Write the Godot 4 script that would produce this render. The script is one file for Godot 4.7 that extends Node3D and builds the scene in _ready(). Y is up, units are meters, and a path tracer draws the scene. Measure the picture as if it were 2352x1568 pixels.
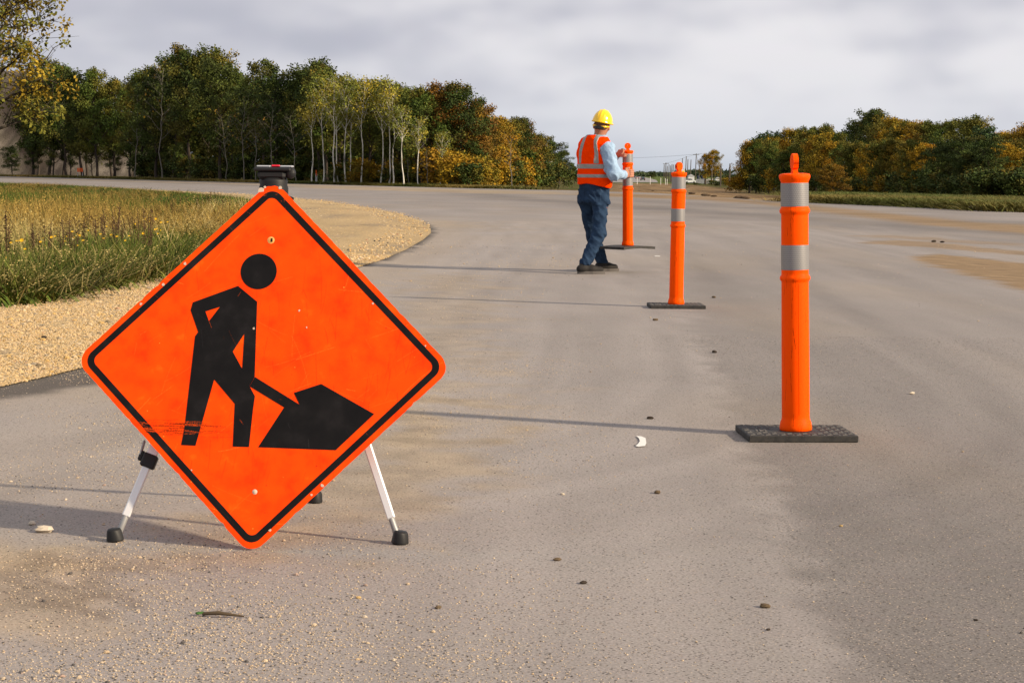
extends Node3D
# A road crew's corner: diamond sign, three delineator posts and a worker on dusty asphalt, autumn woods behind.

const F := 4400.0            # focal length in pixels of a 2352 x 1568 picture
const CAM_H := 1.045
const PITCH := 0.087588
const ROLL := 0.0087266
var cam_basis: Basis
var cam_pos := Vector3(0, CAM_H, 0)
var rng := RandomNumberGenerator.new()
var edge: Array[Vector2] = []        # far edge of the asphalt, in x,z
var taken := {}
var M := {}
var noise_a: FastNoiseLite
var noise_b: FastNoiseLite
var noise_c: FastNoiseLite

# ------------------------------------------------------------------ pixels to places
func ray(px: float, py: float) -> Vector3:
	return cam_basis * Vector3((px - 1176.0) / F, (784.0 - py) / F, -1.0)

func g(px: float, py: float, h := 0.0) -> Vector3:
	var v := ray(px, py)
	return cam_pos + v * ((h - CAM_H) / v.y)

func g2(px: float, py: float) -> Vector2:
	var p := g(px, py)
	return Vector2(p.x, p.z)

func at(px: float, py: float, d: float) -> Vector3:
	var v := ray(px, py)
	return cam_pos + v * (d / -v.z)

func seg_dist(p: Vector2, a: Vector2, b: Vector2) -> float:
	var ab := b - a
	var t := clampf((p - a).dot(ab) / maxf(ab.length_squared(), 1e-9), 0.0, 1.0)
	return p.distance_to(a + ab * t)

func poly_dist(p: Vector2, poly: PackedVector2Array) -> float:   # positive inside
	var m := 1e9
	var n := poly.size()
	for i in n:
		m = minf(m, seg_dist(p, poly[i], poly[(i + 1) % n]))
	return m if Geometry2D.is_point_in_polygon(p, poly) else -m

func beyond(x: float, z: float) -> float:     # metres past the far edge of the asphalt, negative on it
	var p := Vector2(x, z)
	var best := 1e9
	var side := 1.0
	for i in edge.size() - 1:
		var a := edge[i]
		var b := edge[i + 1]
		var d := seg_dist(p, a, b)
		if d < best - 1e-6:
			best = d
			side = (b - a).cross(p - a)
	return -best if side > 0.0 else best

func terrain_y(x: float, z: float) -> float:
	var s := beyond(x, z)
	if s <= 0.0:
		return -0.02
	var y := -0.02 - minf(0.016 * s, 1.7) * smoothstep(-60.0, -5.0, x)
	return y + noise_b.get_noise_2d(x * 1.5, z * 1.5) * 0.10 * smoothstep(0.0, 8.0, s)

func terr_hit(px: float, py: float, far := 1500.0) -> Vector3:
	var v := ray(px, py)
	v = v / -v.z
	var d := 40.0
	while d < far:
		var p := cam_pos + v * d
		if p.y <= terrain_y(p.x, p.z):
			return Vector3(p.x, terrain_y(p.x, p.z), p.z)
		d *= 1.006
	var q := cam_pos + v * far
	return Vector3(q.x, terrain_y(q.x, q.z), q.z)

func edge_d(px: float) -> float:
	var last := 0.0
	for i in edge.size() - 1:
		var qa := pix(Vector3(edge[i].x, 0, edge[i].y)).x
		var qb := pix(Vector3(edge[i + 1].x, 0, edge[i + 1].y)).x
		if px >= qa and px <= qb:
			return -lerpf(edge[i].y, edge[i + 1].y, (px - qa) / (qb - qa))
		last = -edge[i + 1].y
	return 265.0 if px < 0.0 else last

func pix(p: Vector3) -> Vector2:
	var v := cam_basis.inverse() * (p - cam_pos)
	return Vector2(1176.0 + F * v.x / -v.z, 784.0 - F * v.y / -v.z)

# ------------------------------------------------------------------ mesh building
class MB:
	var v := PackedVector3Array()
	var c := PackedColorArray()
	var u := PackedVector2Array()
	var i := PackedInt32Array()
	var col := Color.WHITE
	func add(p: Vector3, uv := Vector2.ZERO) -> int:
		v.append(p)
		c.append(col)
		u.append(uv)
		return v.size() - 1
	func tri(a: int, b: int, d: int) -> void:
		i.append(a)
		i.append(b)
		i.append(d)
	func quad(a: int, b: int, d: int, e: int) -> void:
		tri(a, b, d)
		tri(a, d, e)
	# a flat convex face that looks along `out`
	func face(pts: Array, out: Vector3, uvs := []) -> void:
		var n: Vector3 = (pts[2] - pts[0]).cross(pts[1] - pts[0])
		var flip := n.dot(out) < 0.0
		var f := v.size()
		for k in pts.size():
			add(pts[k], uvs[k] if uvs.size() else Vector2.ZERO)
		for k in range(1, pts.size() - 1):
			if flip:
				tri(f, f + k + 1, f + k)
			else:
				tri(f, f + k, f + k + 1)
	func cbox(x: Transform3D, s: Vector3, ch: float) -> void:   # box with chamfered edges
		var h := s * 0.5
		var k := Vector3(maxf(h.x - ch, 0.0), maxf(h.y - ch, 0.0), maxf(h.z - ch, 0.0))
		for ax in 3:
			var b := (ax + 1) % 3
			var d := (ax + 2) % 3
			for sg in [-1.0, 1.0]:
				var pts := []
				for q in [[-1, -1], [1, -1], [1, 1], [-1, 1]]:
					var p := Vector3.ZERO
					p[ax] = sg * h[ax]
					p[b] = q[0] * k[b]
					p[d] = q[1] * k[d]
					pts.append(x * p)
				var o := Vector3.ZERO
				o[ax] = sg
				face(pts, x.basis * o)
			if ch > 0.0:
				for sb in [-1.0, 1.0]:
					for sd in [-1.0, 1.0]:
						var pts2 := []
						for q2 in [[-1, 0], [1, 0], [1, 1], [-1, 1]]:
							var p2 := Vector3.ZERO
							p2[ax] = q2[0] * k[ax]
							p2[b] = sb * (h[b] if q2[1] == 0 else k[b])
							p2[d] = sd * (k[d] if q2[1] == 0 else h[d])
							pts2.append(x * p2)
						var o2 := Vector3.ZERO
						o2[b] = sb
						o2[d] = sd
						face(pts2, x.basis * o2)
		if ch > 0.0:
			for sx in [-1.0, 1.0]:
				for sy in [-1.0, 1.0]:
					for sz in [-1.0, 1.0]:
						face([x * Vector3(sx * h.x, sy * k.y, sz * k.z), x * Vector3(sx * k.x, sy * h.y, sz * k.z), x * Vector3(sx * k.x, sy * k.y, sz * h.z)], x.basis * Vector3(sx, sy, sz))
	func lathe(prof: Array, seg: int, x := Transform3D(), vs := 1.0) -> void:   # prof: Vector2(radius, y) upwards
		var f := v.size()
		var len := 0.0
		for r in prof.size():
			if r > 0:
				len += (prof[r] - prof[r - 1]).length()
			for k in seg + 1:
				var a := TAU * k / seg
				add(x * Vector3(cos(a) * prof[r].x, prof[r].y, sin(a) * prof[r].x), Vector2(float(k) / seg, len * vs))
		for r in prof.size() - 1:
			for k in seg:
				var a := f + r * (seg + 1) + k
				quad(a, a + 1, a + seg + 2, a + seg + 1)
	func tube(path: Array, rad: Array, seg: int, cap := true) -> void:
		var f := v.size()
		var n := path.size()
		var up := Vector3(0.13, 0.21, 0.97).normalized()
		for r in n:
			var t: Vector3 = (path[mini(r + 1, n - 1)] - path[maxi(r - 1, 0)]).normalized()
			var s := t.cross(up)
			if s.length() < 0.05:
				s = t.cross(Vector3.RIGHT)
			s = s.normalized()
			up = s.cross(t).normalized()
			for k in seg:
				var a := TAU * k / seg
				add(path[r] + (s * cos(a) + up * sin(a)) * rad[r], Vector2(float(k) / seg, float(r)))
		for r in n - 1:
			for k in seg:
				var a := f + r * seg + k
				var b := f + r * seg + (k + 1) % seg
				quad(a, b, b + seg, a + seg)
		if cap:
			for e in [0, n - 1]:
				var m := add(path[e])
				for k in seg:
					var a: int = f + e * seg + k
					var b: int = f + e * seg + (k + 1) % seg
					if e == 0:
						tri(m, b, a)
					else:
						tri(m, a, b)
	# a flat polygon of the x,y plane given a thickness, from z0 to z1
	func prism(poly: PackedVector2Array, z0: float, z1: float, x := Transform3D(), uvs := 1.0, sides := true) -> void:
		var ids := Geometry2D.triangulate_polygon(poly)
		var n := poly.size()
		var ccw := not Geometry2D.is_polygon_clockwise(poly)
		for lay in ([1, 0] if sides else [1]):
			var f := v.size()
			var z := z1 if lay == 1 else z0
			for p in poly:
				add(x * Vector3(p.x, p.y, z), Vector2(0.5 + p.x * uvs, 0.5 - p.y * uvs))
			var out := x.basis * Vector3(0, 0, 1.0 if lay == 1 else -1.0)
			for k in range(0, ids.size(), 3):
				var a := f + ids[k]
				var b := f + ids[k + 1]
				var d := f + ids[k + 2]
				if (v[d] - v[a]).cross(v[b] - v[a]).dot(out) < 0.0:
					tri(a, d, b)
				else:
					tri(a, b, d)
		if sides:
			for k in n:
				var p := poly[k]
				var q := poly[(k + 1) % n]
				var e := q - p
				var o := Vector3(e.y, -e.x, 0) * (1.0 if ccw else -1.0)
				var uvp := Vector2(0.5 + p.x * uvs, 0.5 - p.y * uvs)
				face([x * Vector3(p.x, p.y, z0), x * Vector3(q.x, q.y, z0), x * Vector3(q.x, q.y, z1), x * Vector3(p.x, p.y, z1)], x.basis * o, [uvp, uvp, uvp, uvp])
	func mesh(mat: Material, flip := false) -> ArrayMesh:
		var n := PackedVector3Array()
		n.resize(v.size())
		for k in range(0, i.size(), 3):
			var a := i[k]
			var b := i[k + 1]
			var d := i[k + 2]
			var fn := (v[d] - v[a]).cross(v[b] - v[a])
			n[a] += fn
			n[b] += fn
			n[d] += fn
		for k in n.size():
			n[k] = n[k].normalized() if n[k].length_squared() > 1e-20 else Vector3.UP
		var arr := []
		arr.resize(Mesh.ARRAY_MAX)
		arr[Mesh.ARRAY_VERTEX] = v
		arr[Mesh.ARRAY_NORMAL] = n
		arr[Mesh.ARRAY_COLOR] = c
		arr[Mesh.ARRAY_TEX_UV] = u
		arr[Mesh.ARRAY_INDEX] = i
		var m := ArrayMesh.new()
		m.add_surface_from_arrays(Mesh.PRIMITIVE_TRIANGLES, arr)
		m.surface_set_material(0, mat)
		return m

# ------------------------------------------------------------------ naming
func numbered(called: String) -> String:
	if not taken.has(called):
		taken[called] = 0
		return called
	taken[called] += 1
	return "%s_%03d" % [called, taken[called]]

func inst(called: String, m: Mesh, parent: Node3D) -> MeshInstance3D:
	var o := MeshInstance3D.new()
	o.mesh = m
	o.name = numbered(called) if parent == self else called
	parent.add_child(o, true)
	return o

func part(called: String, mb: MB, mat: Material, parent: Node3D) -> MeshInstance3D:
	return inst(called, mb.mesh(mat), parent)

func thing(called: String, label: String, category: String, where := Vector3.ZERO, group := "") -> Node3D:
	var o := Node3D.new()
	o.name = numbered(called)
	add_child(o)
	o.position = where
	tag(o, label, category, group)
	return o

func tag(o: Node3D, label: String, category: String, group := "", kind := "") -> Node3D:
	o.set_meta("label", label)
	o.set_meta("category", category)
	if group != "":
		o.set_meta("group", group)
	if kind != "":
		o.set_meta("kind", kind)
	return o

func setting(called: String, mb: MB, mat: Material) -> MeshInstance3D:
	var o := inst(called, mb.mesh(mat), self)
	o.set_meta("kind", "structure")
	return o

func copy(src: Node3D, called: String) -> Node3D:
	var o: Node3D = src.duplicate()
	o.name = numbered(called)
	add_child(o)
	return o

func scatter(called: String, m: Mesh, xs: Array, cols: PackedColorArray, label: String, category: String) -> MultiMeshInstance3D:
	var mm := MultiMesh.new()
	mm.transform_format = MultiMesh.TRANSFORM_3D
	mm.use_colors = true
	mm.mesh = m
	mm.instance_count = xs.size()
	for k in xs.size():
		mm.set_instance_transform(k, xs[k])
		mm.set_instance_color(k, cols[k])
	var o := MultiMeshInstance3D.new()
	o.multimesh = mm
	o.name = numbered(called)
	add_child(o)
	tag(o, label, category, "", "stuff")
	return o

# ------------------------------------------------------------------ materials
func lin(r: float, gg: float, b: float) -> Color:      # a linear base colour for albedo_color
	return Color(r, gg, b).linear_to_srgb()

func mat(col: Color, rough := 0.8, spec := 0.4, metal := 0.0) -> StandardMaterial3D:
	var m := StandardMaterial3D.new()
	m.albedo_color = col
	m.roughness = rough
	m.metallic_specular = spec
	m.metallic = metal
	return m

func vmat(rough := 0.85, spec := 0.3) -> StandardMaterial3D:   # colour from vertices / copies
	var m := mat(Color.WHITE, rough, spec)
	m.vertex_color_use_as_albedo = true
	return m

func fn(sd: int, freq: float, oct := 3, kind := FastNoiseLite.TYPE_SIMPLEX_SMOOTH) -> FastNoiseLite:
	var n := FastNoiseLite.new()
	n.seed = sd
	n.noise_type = kind
	n.frequency = freq
	n.fractal_type = FastNoiseLite.FRACTAL_FBM if oct > 1 else FastNoiseLite.FRACTAL_NONE
	n.fractal_octaves = oct
	return n

func tex(img: Image) -> ImageTexture:
	img.generate_mipmaps()
	return ImageTexture.create_from_image(img)

# grey grain: a seamless noise stretched between lo and hi, with light and dark flecks
func grain_image(size: int, freq: float, lo: float, hi: float, light: float, dark: float, sd: int, fleck := 2, stretch := 1) -> Image:
	var im := fn(sd, freq, 4).get_seamless_image(size, size, false, false, 0.1, true)
	im.convert(Image.FORMAT_L8)
	var d := im.get_data()
	for k in d.size():
		d[k] = int(clampf(lerpf(lo, hi, d[k] / 255.0) * 255.0, 0, 255))
	var r := RandomNumberGenerator.new()
	r.seed = sd
	for w in 2:
		var cnt := int((light if w == 0 else dark) * size * size / 100.0)
		for q in cnt:
			var x := r.randi() % size
			var y := r.randi() % size
			var rad := 1 + r.randi() % fleck
			var val := r.randf_range(0.93, 1.0) if w == 0 else r.randf_range(0.35, 0.7)
			for yy in rad:
				for xx in rad * stretch:
					d[((y + yy) % size) * size + (x + xx) % size] = int(val * 255.0)
	return Image.create_from_data(size, size, false, Image.FORMAT_L8, d)

func rgb_image(src: Image, ramp: Gradient) -> Image:
	var d := src.get_data()
	var lut := []
	for k in 256:
		lut.append(ramp.sample(k / 255.0))
	var o := PackedByteArray()
	o.resize(d.size() * 3)
	for k in d.size():
		var c: Color = lut[d[k]]
		o[k * 3] = c.r8
		o[k * 3 + 1] = c.g8
		o[k * 3 + 2] = c.b8
	return Image.create_from_data(src.get_width(), src.get_height(), false, Image.FORMAT_RGB8, o)

func ramp(pts: Array) -> Gradient:
	var gr := Gradient.new()
	var off := PackedFloat32Array()
	var cs := PackedColorArray()
	for p in pts:
		off.append(p[0])
		cs.append(p[1])
	gr.offsets = off
	gr.colors = cs
	return gr

# ------------------------------------------------------------------ distance fields
func cone_d(p: Vector3, a: Vector3, b: Vector3, ra: float, rb: float) -> float:
	var ab := b - a
	var t := clampf((p - a).dot(ab) / ab.length_squared(), 0.0, 1.0)
	return p.distance_to(a + ab * t) - lerpf(ra, rb, t)

func smin(a: float, b: float, k: float) -> float:
	var h := maxf(k - absf(a - b), 0.0) / k
	return minf(a, b) - h * h * k * 0.25

func chain_d(p: Vector3, prims: Array, k: float) -> float:
	var d := 1e3
	for q in prims:
		d = smin(d, cone_d(p, q[0], q[1], q[2], q[3]), k)
	return d

func nets(mb: MB, f: Callable, lo: Vector3, hi: Vector3, cell: float) -> void:   # surface nets
	var nx := int(ceil((hi.x - lo.x) / cell / 4.0)) * 4
	var ny := int(ceil((hi.y - lo.y) / cell / 4.0)) * 4
	var nz := int(ceil((hi.z - lo.z) / cell / 4.0)) * 4
	var sx := nx + 1
	var sxy := sx * (ny + 1)
	var val := PackedFloat32Array()
	val.resize(sxy * (nz + 1))
	val.fill(1e9)
	var idx := PackedInt32Array()
	idx.resize(val.size())
	idx.fill(-1)
	var cells := PackedInt32Array()
	var reach := cell * 4.0 * 0.87 * 1.5
	for bz in range(0, nz, 4):
		for by in range(0, ny, 4):
			for bx in range(0, nx, 4):
				if absf(f.call(lo + Vector3(bx + 2, by + 2, bz + 2) * cell)) > reach:
					continue
				for z in range(bz, bz + 5):
					for y in range(by, by + 5):
						var row := z * sxy + y * sx
						for x in range(bx, bx + 5):
							if val[row + x] > 1e8:
								val[row + x] = f.call(lo + Vector3(x, y, z) * cell)
				for z in range(bz, bz + 4):
					for y in range(by, by + 4):
						for x in range(bx, bx + 4):
							cells.append(z * sxy + y * sx + x)
	var offs := [0, 1, sx, sx + 1, sxy, sxy + 1, sxy + sx, sxy + sx + 1]
	var cor := [Vector3(0, 0, 0), Vector3(1, 0, 0), Vector3(0, 1, 0), Vector3(1, 1, 0), Vector3(0, 0, 1), Vector3(1, 0, 1), Vector3(0, 1, 1), Vector3(1, 1, 1)]
	var eds := [[0, 1], [2, 3], [4, 5], [6, 7], [0, 2], [1, 3], [4, 6], [5, 7], [0, 4], [1, 5], [2, 6], [3, 7]]
	for ci in cells:
		var neg := 0
		for o in offs:
			if val[ci + o] < 0.0:
				neg += 1
		if neg == 0 or neg == 8:
			continue
		var s := Vector3.ZERO
		var n := 0
		for e in eds:
			var a: float = val[ci + offs[e[0]]]
			var b: float = val[ci + offs[e[1]]]
			if (a < 0.0) != (b < 0.0):
				s += cor[e[0]].lerp(cor[e[1]], a / (a - b))
				n += 1
		var z := ci / sxy
		var y := (ci % sxy) / sx
		var x := ci % sx
		idx[ci] = mb.add(lo + (Vector3(x, y, z) + s / n) * cell)
	var step := [1, sx, sxy]
	for ci in cells:
		if val[ci] > 1e8:
			continue
		for ax in 3:
			var nb: int = ci + step[ax]
			if (val[ci] < 0.0) == (val[nb] < 0.0):
				continue
			var p: int = step[(ax + 1) % 3]
			var q: int = step[(ax + 2) % 3]
			if ci - p - q < 0:
				continue
			var a := idx[ci]
			var b := idx[ci - p]
			var c := idx[ci - p - q]
			var d := idx[ci - q]
			if a < 0 or b < 0 or c < 0 or d < 0:
				continue
			if val[ci] < 0.0:
				mb.quad(a, d, c, b)
			else:
				mb.quad(a, b, c, d)

# ------------------------------------------------------------------ sky
func make_sky() -> Image:
	var w := 2048
	var h := 1024
	var im := Image.create(w, h, false, Image.FORMAT_RGB8)
	var n1 := fn(369, 0.16, 5)
	var n2 := fn(381, 0.42, 4)
	for y in h:
		var el := (0.5 - (y + 0.5) / h) * PI
		if el < -0.03:
			im.fill_rect(Rect2i(0, y, w, h - y), Color(0.44, 0.42, 0.40))
			break
		# cloud decks: long low banks near the horizon, larger and softer billows above
		var e2 := 60.0 * el / (1.0 + 1.6 * el)
		var open := 1.0 / (1.0 + 2.2 * maxf(el, 0.0))
		for x in w:
			var ph := ((x + 0.5) / w - 0.5) * TAU
			var rr := 26.0 * open
			var q := Vector3(sin(ph) * rr, e2, -cos(ph) * rr)
			var a := n1.get_noise_3d(q.x, q.y * 1.1, q.z) * 0.75 + n2.get_noise_3d(q.x * 1.3, q.y * 1.5, q.z * 1.3) * 0.36
			var t := smoothstep(-0.50, 0.42, a + 0.05 - 0.22 * sin(ph * 3.0))
			var c := Color(0.726, 0.730, 0.776).lerp(Color(0.920, 0.911, 0.922), t)
			c = c.lerp(Color(0.752, 0.784, 0.828), exp(-maxf(el, 0.0) * 38.0) * 0.9)
			im.set_pixel(x, y, c)
	return im

# ------------------------------------------------------------------ sheets of ground on uneven grids, clipped to outlines
func lines(spec: Array) -> PackedFloat32Array:      # [[start], [until, step], ...]
	var o := PackedFloat32Array()
	var x: float = spec[0][0]
	o.append(x)
	for q in range(1, spec.size()):
		var to: float = spec[q][0]
		var st: float = spec[q][1]
		var cnt := maxi(1, int(round(absf(to - x) / st)))
		for k in cnt:
			o.append(lerpf(x, to, float(k + 1) / cnt))
		x = to
	return o

func sheet(mb: MB, xs: PackedFloat32Array, zs: PackedFloat32Array, keep: PackedVector2Array, drop: PackedVector2Array, yf: Callable, cf: Callable) -> void:
	var nx := xs.size()
	var inside := PackedByteArray()
	inside.resize(nx * zs.size())
	var ids := PackedInt32Array()
	ids.resize(inside.size())
	ids.fill(-1)
	for j in zs.size():
		for k in nx:
			var p := Vector2(xs[k], zs[j])
			var s := 1
			if keep.size() and not Geometry2D.is_point_in_polygon(p, keep):
				s = 0
			elif drop.size() and Geometry2D.is_point_in_polygon(p, drop):
				s = 2
			inside[j * nx + k] = s
	for j in zs.size() - 1:
		for k in nx - 1:
			var q := [j * nx + k, j * nx + k + 1, (j + 1) * nx + k + 1, (j + 1) * nx + k]
			var all_in := true
			var same := true
			for e in q:
				if inside[e] != 1:
					all_in = false
				if inside[e] != inside[q[0]]:
					same = false
			if all_in:
				var id := []
				for e in q:
					if ids[e] < 0:
						var x := xs[e % nx]
						var z := zs[e / nx]
						mb.col = cf.call(x, z)
						ids[e] = mb.add(Vector3(x, yf.call(x, z), z), Vector2(x, z))
					id.append(ids[e])
				quad_up(mb, id)
			elif not same:
				var cellp := PackedVector2Array([Vector2(xs[k], zs[j]), Vector2(xs[k + 1], zs[j]), Vector2(xs[k + 1], zs[j + 1]), Vector2(xs[k], zs[j + 1])])
				var res: Array = [cellp]
				if keep.size():
					res = Geometry2D.intersect_polygons(cellp, keep)
				for r in res:
					var rr: Array = [r]
					if drop.size():
						rr = Geometry2D.clip_polygons(r, drop)
					for poly in rr:
						if Geometry2D.is_polygon_clockwise(poly) != Geometry2D.is_polygon_clockwise(r) and rr.size() > 1:
							continue
						var t := Geometry2D.triangulate_polygon(poly)
						var f := mb.v.size()
						for p in poly:
							mb.col = cf.call(p.x, p.y)
							mb.add(Vector3(p.x, yf.call(p.x, p.y), p.y), p)
						for m in range(0, t.size(), 3):
							tri_up(mb, f + t[m], f + t[m + 1], f + t[m + 2])

func tri_up(mb: MB, a: int, b: int, c: int) -> void:
	if (mb.v[c] - mb.v[a]).cross(mb.v[b] - mb.v[a]).y < 0.0:
		mb.tri(a, c, b)
	else:
		mb.tri(a, b, c)

func quad_up(mb: MB, id: Array) -> void:
	tri_up(mb, id[0], id[1], id[2])
	tri_up(mb, id[0], id[2], id[3])

# ------------------------------------------------------------------ the ground
var island := PackedVector2Array()       # gravel corner with the grass in it
var grassy := PackedVector2Array()
var sand_patches: Array = []
var n_blotch: FastNoiseLite
var n_streak: FastNoiseLite
var n_fine: FastNoiseLite
var dirt_poly := PackedVector2Array()

func px_poly(l: Array) -> PackedVector2Array:
	var o := PackedVector2Array()
	for p in l:
		o.append(g2(p[0], p[1]))
	return o

func outlines() -> void:
	for q in [[0, 405], [600, 420], [1100, 433], [1300, 437], [1500, 443], [1760, 460], [1900, 466], [2352, 488]]:
		edge.append(g2(q[0], q[1]))
	edge.insert(0, edge[0] + (edge[0] - edge[1]).normalized() * 700.0)
	edge.append(edge[-1] + (edge[-1] - edge[-2]).normalized() * 120.0)
	var far_dir := (edge[1] - edge[2]).normalized()
	island = px_poly([[0, 890], [100, 868], [190, 846], [300, 806], [420, 760], [560, 704], [700, 655], [780, 628], [830, 612], [880, 596], [930, 575], [972, 551], [990, 535], [988, 520], [962, 505], [918, 491], [850, 477], [760, 463], [680, 455], [560, 446], [402, 438], [245, 430], [100, 424], [0, 419.5]])
	var far_end := island[-1] + far_dir * 500.0
	island.append(far_end)
	island.append(far_end + Vector2(-600, 0))
	island.append(Vector2(-600, -3))
	island.append(Vector2(-9, -3))
	island.append(Vector2(-4.2, -7.2))
	grassy = px_poly([[0, 712], [60, 691], [140, 676], [250, 657], [330, 642], [390, 615], [440, 588], [480, 563], [520, 540], [556, 514], [578, 495], [578, 481], [540, 468], [470, 458], [400, 450], [330, 445], [240, 437], [120, 430], [0, 425]])
	var ge := grassy[-1] + far_dir * 490.0
	grassy.append(ge)
	grassy.append(ge + Vector2(-500, 0))
	grassy.append(Vector2(-560, -14))
	grassy.append(Vector2(-12, -13.4))
	grassy.append(Vector2(-6.2, -13.9))
	# long strips and spills of sand on the asphalt
	sand_patches = [
		[px_poly([[1330, 441], [1500, 447], [1650, 452], [1800, 466], [1900, 477], [2050, 491], [2200, 504], [2352, 517], [2700, 548], [2700, 575], [2352, 536], [2200, 523], [2050, 508], [1900, 488], [1800, 475], [1650, 461], [1500, 455], [1330, 448]]), 0.95, 0.4],
		[px_poly([[2085, 590], [2160, 584], [2352, 604], [2700, 640], [2700, 760], [2352, 664], [2250, 641], [2150, 612]]), 1.0, 0.14],
		[px_poly([[1965, 557], [2060, 551], [2190, 560], [2352, 578], [2500, 590], [2500, 600], [2352, 586], [2180, 571], [2060, 563]]), 0.8, 0.2],
		[px_poly([[1950, 541], [2030, 540], [2120, 545], [2352, 560], [2352, 566], [2120, 552], [2030, 546]]), 0.5, 0.3],
		[px_poly([[690, 424], [1100, 436], [1300, 440], [1300, 447], [1100, 444], [690, 431]]), 0.75, 1.2],
		[px_poly([[0, 407], [690, 423], [690, 427], [0, 409]]), 0.7, 1.2],
		[px_poly([[640, 452], [760, 460], [900, 478], [980, 497], [1150, 520], [1150, 530], [1000, 518], [860, 473], [640, 449]]), 0.35, 1.0],
		[px_poly([[880, 930], [1000, 910], [1060, 960], [1020, 1060], [930, 1180], [800, 1240], [560, 1290], [250, 1330], [60, 1300], [150, 1250], [700, 1180], [860, 1050]]), 0.62, 0.30],
		[px_poly([[-200, 1250], [260, 1290], [330, 1380], [250, 1440], [-200, 1420]]), 0.55, 0.22],
		[px_poly([[960, 620], [1090, 640], [1120, 720], [1040, 900], [900, 1000], [820, 900], [900, 740]]), 0.40, 0.5]]
	dirt_poly = PackedVector2Array()
	for q in [[1250, 438.5], [1400, 421], [1440, 412.0], [1530, 414.0], [1600, 425], [1700, 437], [1780, 449], [1900, 462], [1760, 461], [1500, 444.5], [1400, 441]]:
		var p := terr_hit(q[0], q[1], 600.0)
		dirt_poly.append(Vector2(p.x, p.z))

var sand_box: Array = []
func road_color(x: float, z: float) -> Color:
	var p := Vector2(x, z)
	# dusty asphalt, paler and pinker on the worn lane, darker and coarser past the paving seam
	var seam := 0.44 - z * 0.0577 + n_streak.get_noise_2d(z * 0.35, 4.0) * 0.07
	var coarse := smoothstep(-0.05, 0.14, x - seam + n_fine.get_noise_2d(x * 4.0, z * 2.0) * 0.16) * (1.0 - smoothstep(14.0, 40.0, -z) * 0.75)
	var b := n_blotch.get_noise_2d(x * 0.5, z * 0.22)
	var b2 := n_blotch.get_noise_2d(x * 2.3 + 40.0, z * 1.1)
	var along := n_streak.get_noise_2d(x * 1.9, z * 0.10)
	var v := 0.360 + b * 0.040 + b2 * 0.026 + along * 0.030
	# wheel tracks that sweep round the corner
	if z < -5.0 and z > -75.0:
		var off := -poly_dist(p, island)
		v += (n_streak.get_noise_2d(off * 2.4 + 11.0, z * 0.03) * 0.038 + n_streak.get_noise_2d(off * 7.0, z * 0.05 + 50.0) * 0.030) * smoothstep(0.2, 1.5, off)
	v += n_streak.get_noise_2d((x - seam) * 5.0, z * 0.03 + 9.0) * 0.034
	coarse *= lerpf(1.0 - 0.5 * smoothstep(0.7, 1.7, x - seam), 1.0, smoothstep(-8.0, -5.0, z))
	v *= 1.0 - coarse * (0.22 + 0.10 * smoothstep(-9.0, -5.0, z) + b2 * 0.12)
	v *= 1.0 - 0.14 * smoothstep(25.0, 70.0, -z)
	var c := Color(v * 1.075, v * 0.972, v * 0.912)
	# dark tyre and tar marks on the highway
	if z < -30.0:
		var s := beyond(x, z)
		var lane := exp(-pow((s + 10.5) / 1.7, 2.0)) + 0.7 * exp(-pow((s + 6.4) / 1.3, 2.0))
		c = c * (1.0 - 0.36 * lane * (0.75 + 0.5 * n_streak.get_noise_2d(s * 0.6, (x + z) * 0.02)))
	# dust carried from the shoulder
	var dust := clampf(n_streak.get_noise_2d(x * 0.6 + 7.0, z * 0.16) * 1.2 + 0.02, 0.0, 0.55)
	var sand := Color(0.50, 0.39, 0.26)
	c = c.lerp(sand, dust * 0.28)
	for k in sand_patches.size():
		var box: Rect2 = sand_box[k]
		if not box.has_point(p):
			continue
		var q: Array = sand_patches[k]
		var d: float = poly_dist(p, q[0]) + n_fine.get_noise_2d(x * 1.7, z * 1.7) * q[2] * 1.3 + n_blotch.get_noise_2d(x, z) * q[2]
		var t: float = smoothstep(-q[2] * 0.7, q[2] * 0.5, d) * q[1]
		c = c.lerp((sand if k > 3 else Color(0.37, 0.255, 0.145)) * (0.88 + 0.45 * n_fine.get_noise_2d(x * 3.0, z * 3.0)), t)
	# dark damp soil swept along the edge of the gravel
	if x < 1.0 and z > -42.0 and z < -6.0:
		var de := -poly_dist(p, island)
		var wd := 0.05 + 0.34 * smoothstep(-12.5, -9.4, z) + 0.05 * b2
		if de < 1.2:
			var t2 := (1.0 - smoothstep(wd * 0.75, wd * 1.15 + 0.02, de + n_fine.get_noise_2d(x * 2.0, z * 2.0) * 0.10)) * 0.85
			c = c.lerp(Color(0.085, 0.074, 0.064), t2)
			c = c.lerp(sand, 0.30 * (1.0 - smoothstep(0.2, 1.2, de + b2 * 0.3)) * (1.0 - t2))
	# patches of dark soil in the nearer gravel
	for sp in [[g2(140, 1368), 0.26, 0.07], [g2(240, 1300), 0.32, 0.05], [g2(180, 1390), 0.15, 0.05]]:
		var e := Vector2((x - sp[0].x) / sp[1], (z - sp[0].y) / (sp[1] * 0.85)).length() + n_fine.get_noise_2d(x * 5.0, z * 5.0) * 0.8
		c = c.lerp(Color(0.15, 0.108, 0.074), 0.26 * (1.0 - smoothstep(0.55, 0.85, e + n_fine.get_noise_2d(x * 16.0, z * 16.0) * 0.7)))
	return c

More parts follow.
